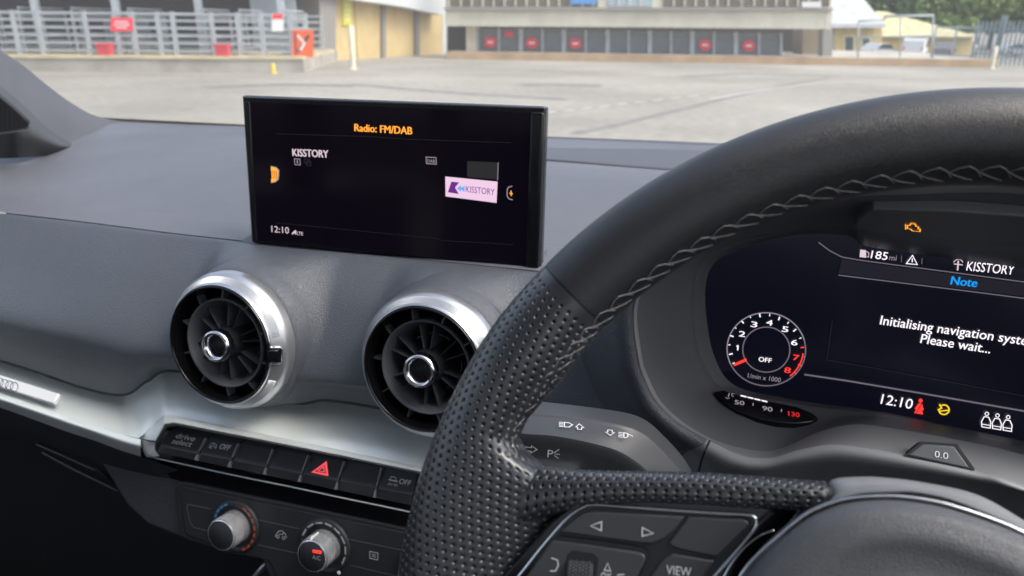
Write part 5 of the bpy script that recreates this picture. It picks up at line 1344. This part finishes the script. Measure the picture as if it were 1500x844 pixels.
# --- parked vehicles
def vehicle(name, label, cat, px, py, L, W_, Hh, heading, m, van=False):
    b = G(px, py, -1.8); ca, sa = math.cos(heading), math.sin(heading)
    def q(x, y, z): return b + A([x * ca - y * sa, x * sa + y * ca, z])
    t = Thing(name, b, label, cat, 'vehicles parked beyond the fence')
    if van: side = [(-.5, .12), (.5, .12), (.5, .42), (.44, .50), (.33, .93), (.26, 1.0), (-.48, 1.0), (-.5, .9)]
    else: side = [(-.5, .16), (.5, .16), (.5, .42), (.46, .52), (.24, .60), (.08, .96), (-.02, 1.0), (-.24, .98), (-.42, .64), (-.5, .56)]
    def prof(y, k): return [q(x * L, y, z * Hh * (1 if z < .6 else k)) for x, z in side]
    n_ = len(side)
    rows = [prof(-W_ / 2 * .94, .97), prof(-W_ / 2, .95), prof(W_ / 2, .95), prof(W_ / 2 * .94, .97)]
    V = np.concatenate(rows); F = grid_faces(4, n_, True); F += [tuple(range(n_ - 1, -1, -1)), tuple(3 * n_ + k for k in range(n_))]
    t.part('body', (V, F), m)
    gs = [(.42, .54), (.34, .88), (.12, .88), (.12, .56)] if van else [(.22, .62), (.08, .90), (-.22, .90), (-.36, .66)]
    for s_ in (-1, 1):
        t.part('side_window', prism([q(x * L, s_ * W_ * .49, z * Hh) for x, z in gs], [q(x * L, s_ * W_ * .508, z * Hh) for x, z in gs]), O_['car_glass'])
        for x in (-.31, .31):
            c = q(x * L, s_ * W_ * .43, .32); ax = q(0, s_ * 1.0, 0) - q(0, 0, 0)
            wv = t.part('wheel', lathe(c, ax, [(.001, -.09), (.31, -.09), (.32, -.07), (.32, .10), (.29, .12), (.2, .12)], 20), O_['tyre'], auto=30)
            t.part('rim', lathe(c, ax, [(.2, .121), (.16, .10), (.05, .12), (.001, .12)], 16), O_['silver_car'], parent=wv)
    fr = [(.452, .53), (.338, .92)] if van else [(.25, .61), (.09, .94)]
    t.part('windscreen', prism([q(x * L + .02, y, z * Hh) for (x, z) in fr for y in ((-W_ * .42, W_ * .42) if z < .7 else (W_ * .38, -W_ * .38))], [q(x * L + .05, y, z * Hh + .02) for (x, z) in fr for y in ((-W_ * .42, W_ * .42) if z < .7 else (W_ * .38, -W_ * .38))]), O_['car_glass'])
    for s_ in (-1, 1):
        t.part('headlight', box(q(L * .5, s_ * W_ * .36, .42 * Hh), .06, .3, .14, heading), O_['white_board'])
        t.part('tail_light', box(q(-L * .5, s_ * W_ * .42, .5 * Hh), .05, .14, .25, heading), O_['red_sign'])
vehicle('parked_van', 'white panel van parked behind the pipe gantry', 'van', 1338, 85.5, 4.4, 1.9, 2.0, 1.25, O_['van_white'], True)
vehicle('parked_car', 'silver car parked beside the white panel van', 'car', 1287, 85.5, 4.1, 1.75, 1.5, .75, O_['silver_car'])
vehicle('parked_van', 'white van half hidden by the mesh fence', 'van', 1408, 78, 4.8, 1.9, 2.1, .9, O_['van_white'], True)
vehicle('parked_car', 'dark car parked farther off past the gantry post', 'car', 1382, 82, 4.0, 1.75, 1.45, 1.2, O_['cardark'])
vehicle('parked_car', 'pale car parked behind the palisade fence', 'car', 1482, 84, 4.2, 1.75, 1.5, .5, O_['silver_car'])

# --- fences and posts at the far side
PA = VPlane((1428, 99), (1560, 104), 0, 1.5)
pf = Thing('palisade_fence', PA.hit(1470, 99), 'blue-grey steel palisade fence beside the yard', 'fence')
pal = []
ua, ub = PA.uv(1428, 60)[0], PA.uv(1900, 60)[0]
def papt(u, z, h=0.0): return A([*(PA.o + PA.ux * u + PA.n * h)[:2], z])
uu = ua
while uu < ub:
    pal.append(prism([papt(uu - .035, .05), papt(uu + .035, .05), papt(uu + .035, 1.38), papt(uu, 1.5), papt(uu - .035, 1.38)], [papt(uu - .03, .05, .03), papt(uu + .03, .05, .03), papt(uu + .03, 1.38, .03), papt(uu, 1.5, .03), papt(uu - .03, 1.38, .03)])); uu += .13
pf.part('pale', merge(*pal), O_['palisade'], kind='stuff')
for z in (.4, 1.2): pf.part('rail', bar(papt(ua, z, -.05), papt(ub, z, -.05), .06, .06), O_['palisade'])
pf.part('post', bar(papt(PA.uv(1464, 60)[0], 0, -.1), papt(PA.uv(1464, 60)[0], 1.65, -.1), .16, .16, PA.n), O_['palisade'])
MF = VPlane((1290, 95), (1430, 98), 0, 1.5)
mf = Thing('mesh_fence', MF.hit(1390, 95), 'grey mesh fence between the gantry and the palisade', 'fence')
def mfp(u, z): return A([*(MF.o + MF.ux * u)[:2], z])
ma, mb = MF.uv(1368, 60)[0], MF.uv(1430, 60)[0]
mm = [bar(mfp(u, .1), mfp(u, 1.25), .012, .012, MF.n) for u in np.arange(ma, mb, .10)] + [bar(mfp(ma, z), mfp(mb, z), .012, .012) for z in np.arange(.15, 1.3, .15)]
mf.part('wire_mesh', merge(*mm), O_['mesh_grey'], kind='stuff')
for u in np.linspace(ma, mb, 3): mf.part('post', bar(mfp(u, 0), mfp(u, 1.32), .05, .05, MF.n), O_['mesh_grey'])
for z in (.3, 1.25): mf.part('rail', bar(mfp(ma, z), mfp(mb, z), .05, .04), O_['mesh_grey'])
post('post', 'short pale post in front of the palisade fence', 'post', 1452, 68, 101, 3.2, O_['cream'])

# --- trees
def tree(px, py, dist, top_py, wpx, label, m1, m2, n=2600, seed=1):
    r_ = np.random.default_rng(seed)
    d = ray(px, py); hd = unit([d[0], d[1], 0]); base = A([0, 0, -1.8]) + hd * dist
    tz = (EYE + ray(px, top_py) * (dist / np.linalg.norm(ray(px, top_py)[:2])))[2]
    rad = wpx / 2 * dist / FOC
    t = Thing('tree', base, label, 'tree', 'trees behind the buildings')
    t.part('trunk', tube([base, base + A([.1, 0, tz * .3]), base + A([-.1, .1, tz * .6])], [.32, .24, .1], 10), O_['bark'], smooth=True)
    for k in range(5):
        a = k * 1.26 + seed; t.part('limb', tube([base + A([0, 0, tz * .3]), base + A([math.cos(a) * rad * .35, math.sin(a) * rad * .35, tz * .55]), base + A([math.cos(a) * rad * .7, math.sin(a) * rad * .7, tz * .75])], [.14, .09, .03], 6), O_['bark'])
    blobs = [(r_.normal(size=3) * A([rad * .45, rad * .45, tz * .18]) + A([0, 0, tz * .62]), r_.uniform(.25, .45) * rad) for _ in range(16)]
    def leaves(nn, m, nm):
        V, F = [], []
        for _ in range(nn):
            c, br_ = blobs[r_.integers(len(blobs))]
            v = unit(r_.normal(size=3)); p = base + c + v * br_ * r_.uniform(.55, 1.05)
            if p[2] > tz or p[2] < tz * .12: continue
            a_ = unit(r_.normal(size=3)); b_ = unit(np.cross(a_, v + r_.normal(size=3) * .4)); s_ = r_.uniform(.3, .75)
            k = len(V); V += [p - a_ * s_, p - b_ * s_ * .6, p + a_ * s_, p + b_ * s_ * .6]; F.append((k, k + 1, k + 2, k + 3))
        t.part('crown', (V, F), m, kind='stuff')
    leaves(int(n * 1.5), m1, 'a'); leaves(int(n * .7), m2, 'b')
tree(1305, 60, 140, -25, 130, 'dark green tree rising beside the white annex roof', O_['leaf_b'], O_['leaf_a'], 2600, 3)
tree(1375, 60, 136, -30, 130, 'mid green tree above the pale yellow roof', O_['leaf_a'], O_['leaf_b'], 3000, 5)
tree(1450, 60, 130, -15, 110, 'bright green tree behind the palisade fence post', O_['leaf_c'], O_['leaf_a'], 3000, 8)
tree(1530, 60, 133, -30, 130, 'leafy tree at the far end of the palisade fence', O_['leaf_a'], O_['leaf_c'], 2600, 11)
tree(1415, 60, 153, -60, 170, 'large tree farthest back in the gap between neighbouring crowns', O_['leaf_b'], O_['leaf_a'], 2600, 13)
for k_, (px_, d_, w_) in enumerate(((1640, 92, 150), (1770, 100, 150), (1910, 96, 160))):
    tree(px_, 60, d_, -40, w_, 'leafy tree beyond the end of the palisade fence, %s one along' % ordn[k_], O_['leaf_a'], O_['leaf_b'], 1800, 21 + k_)
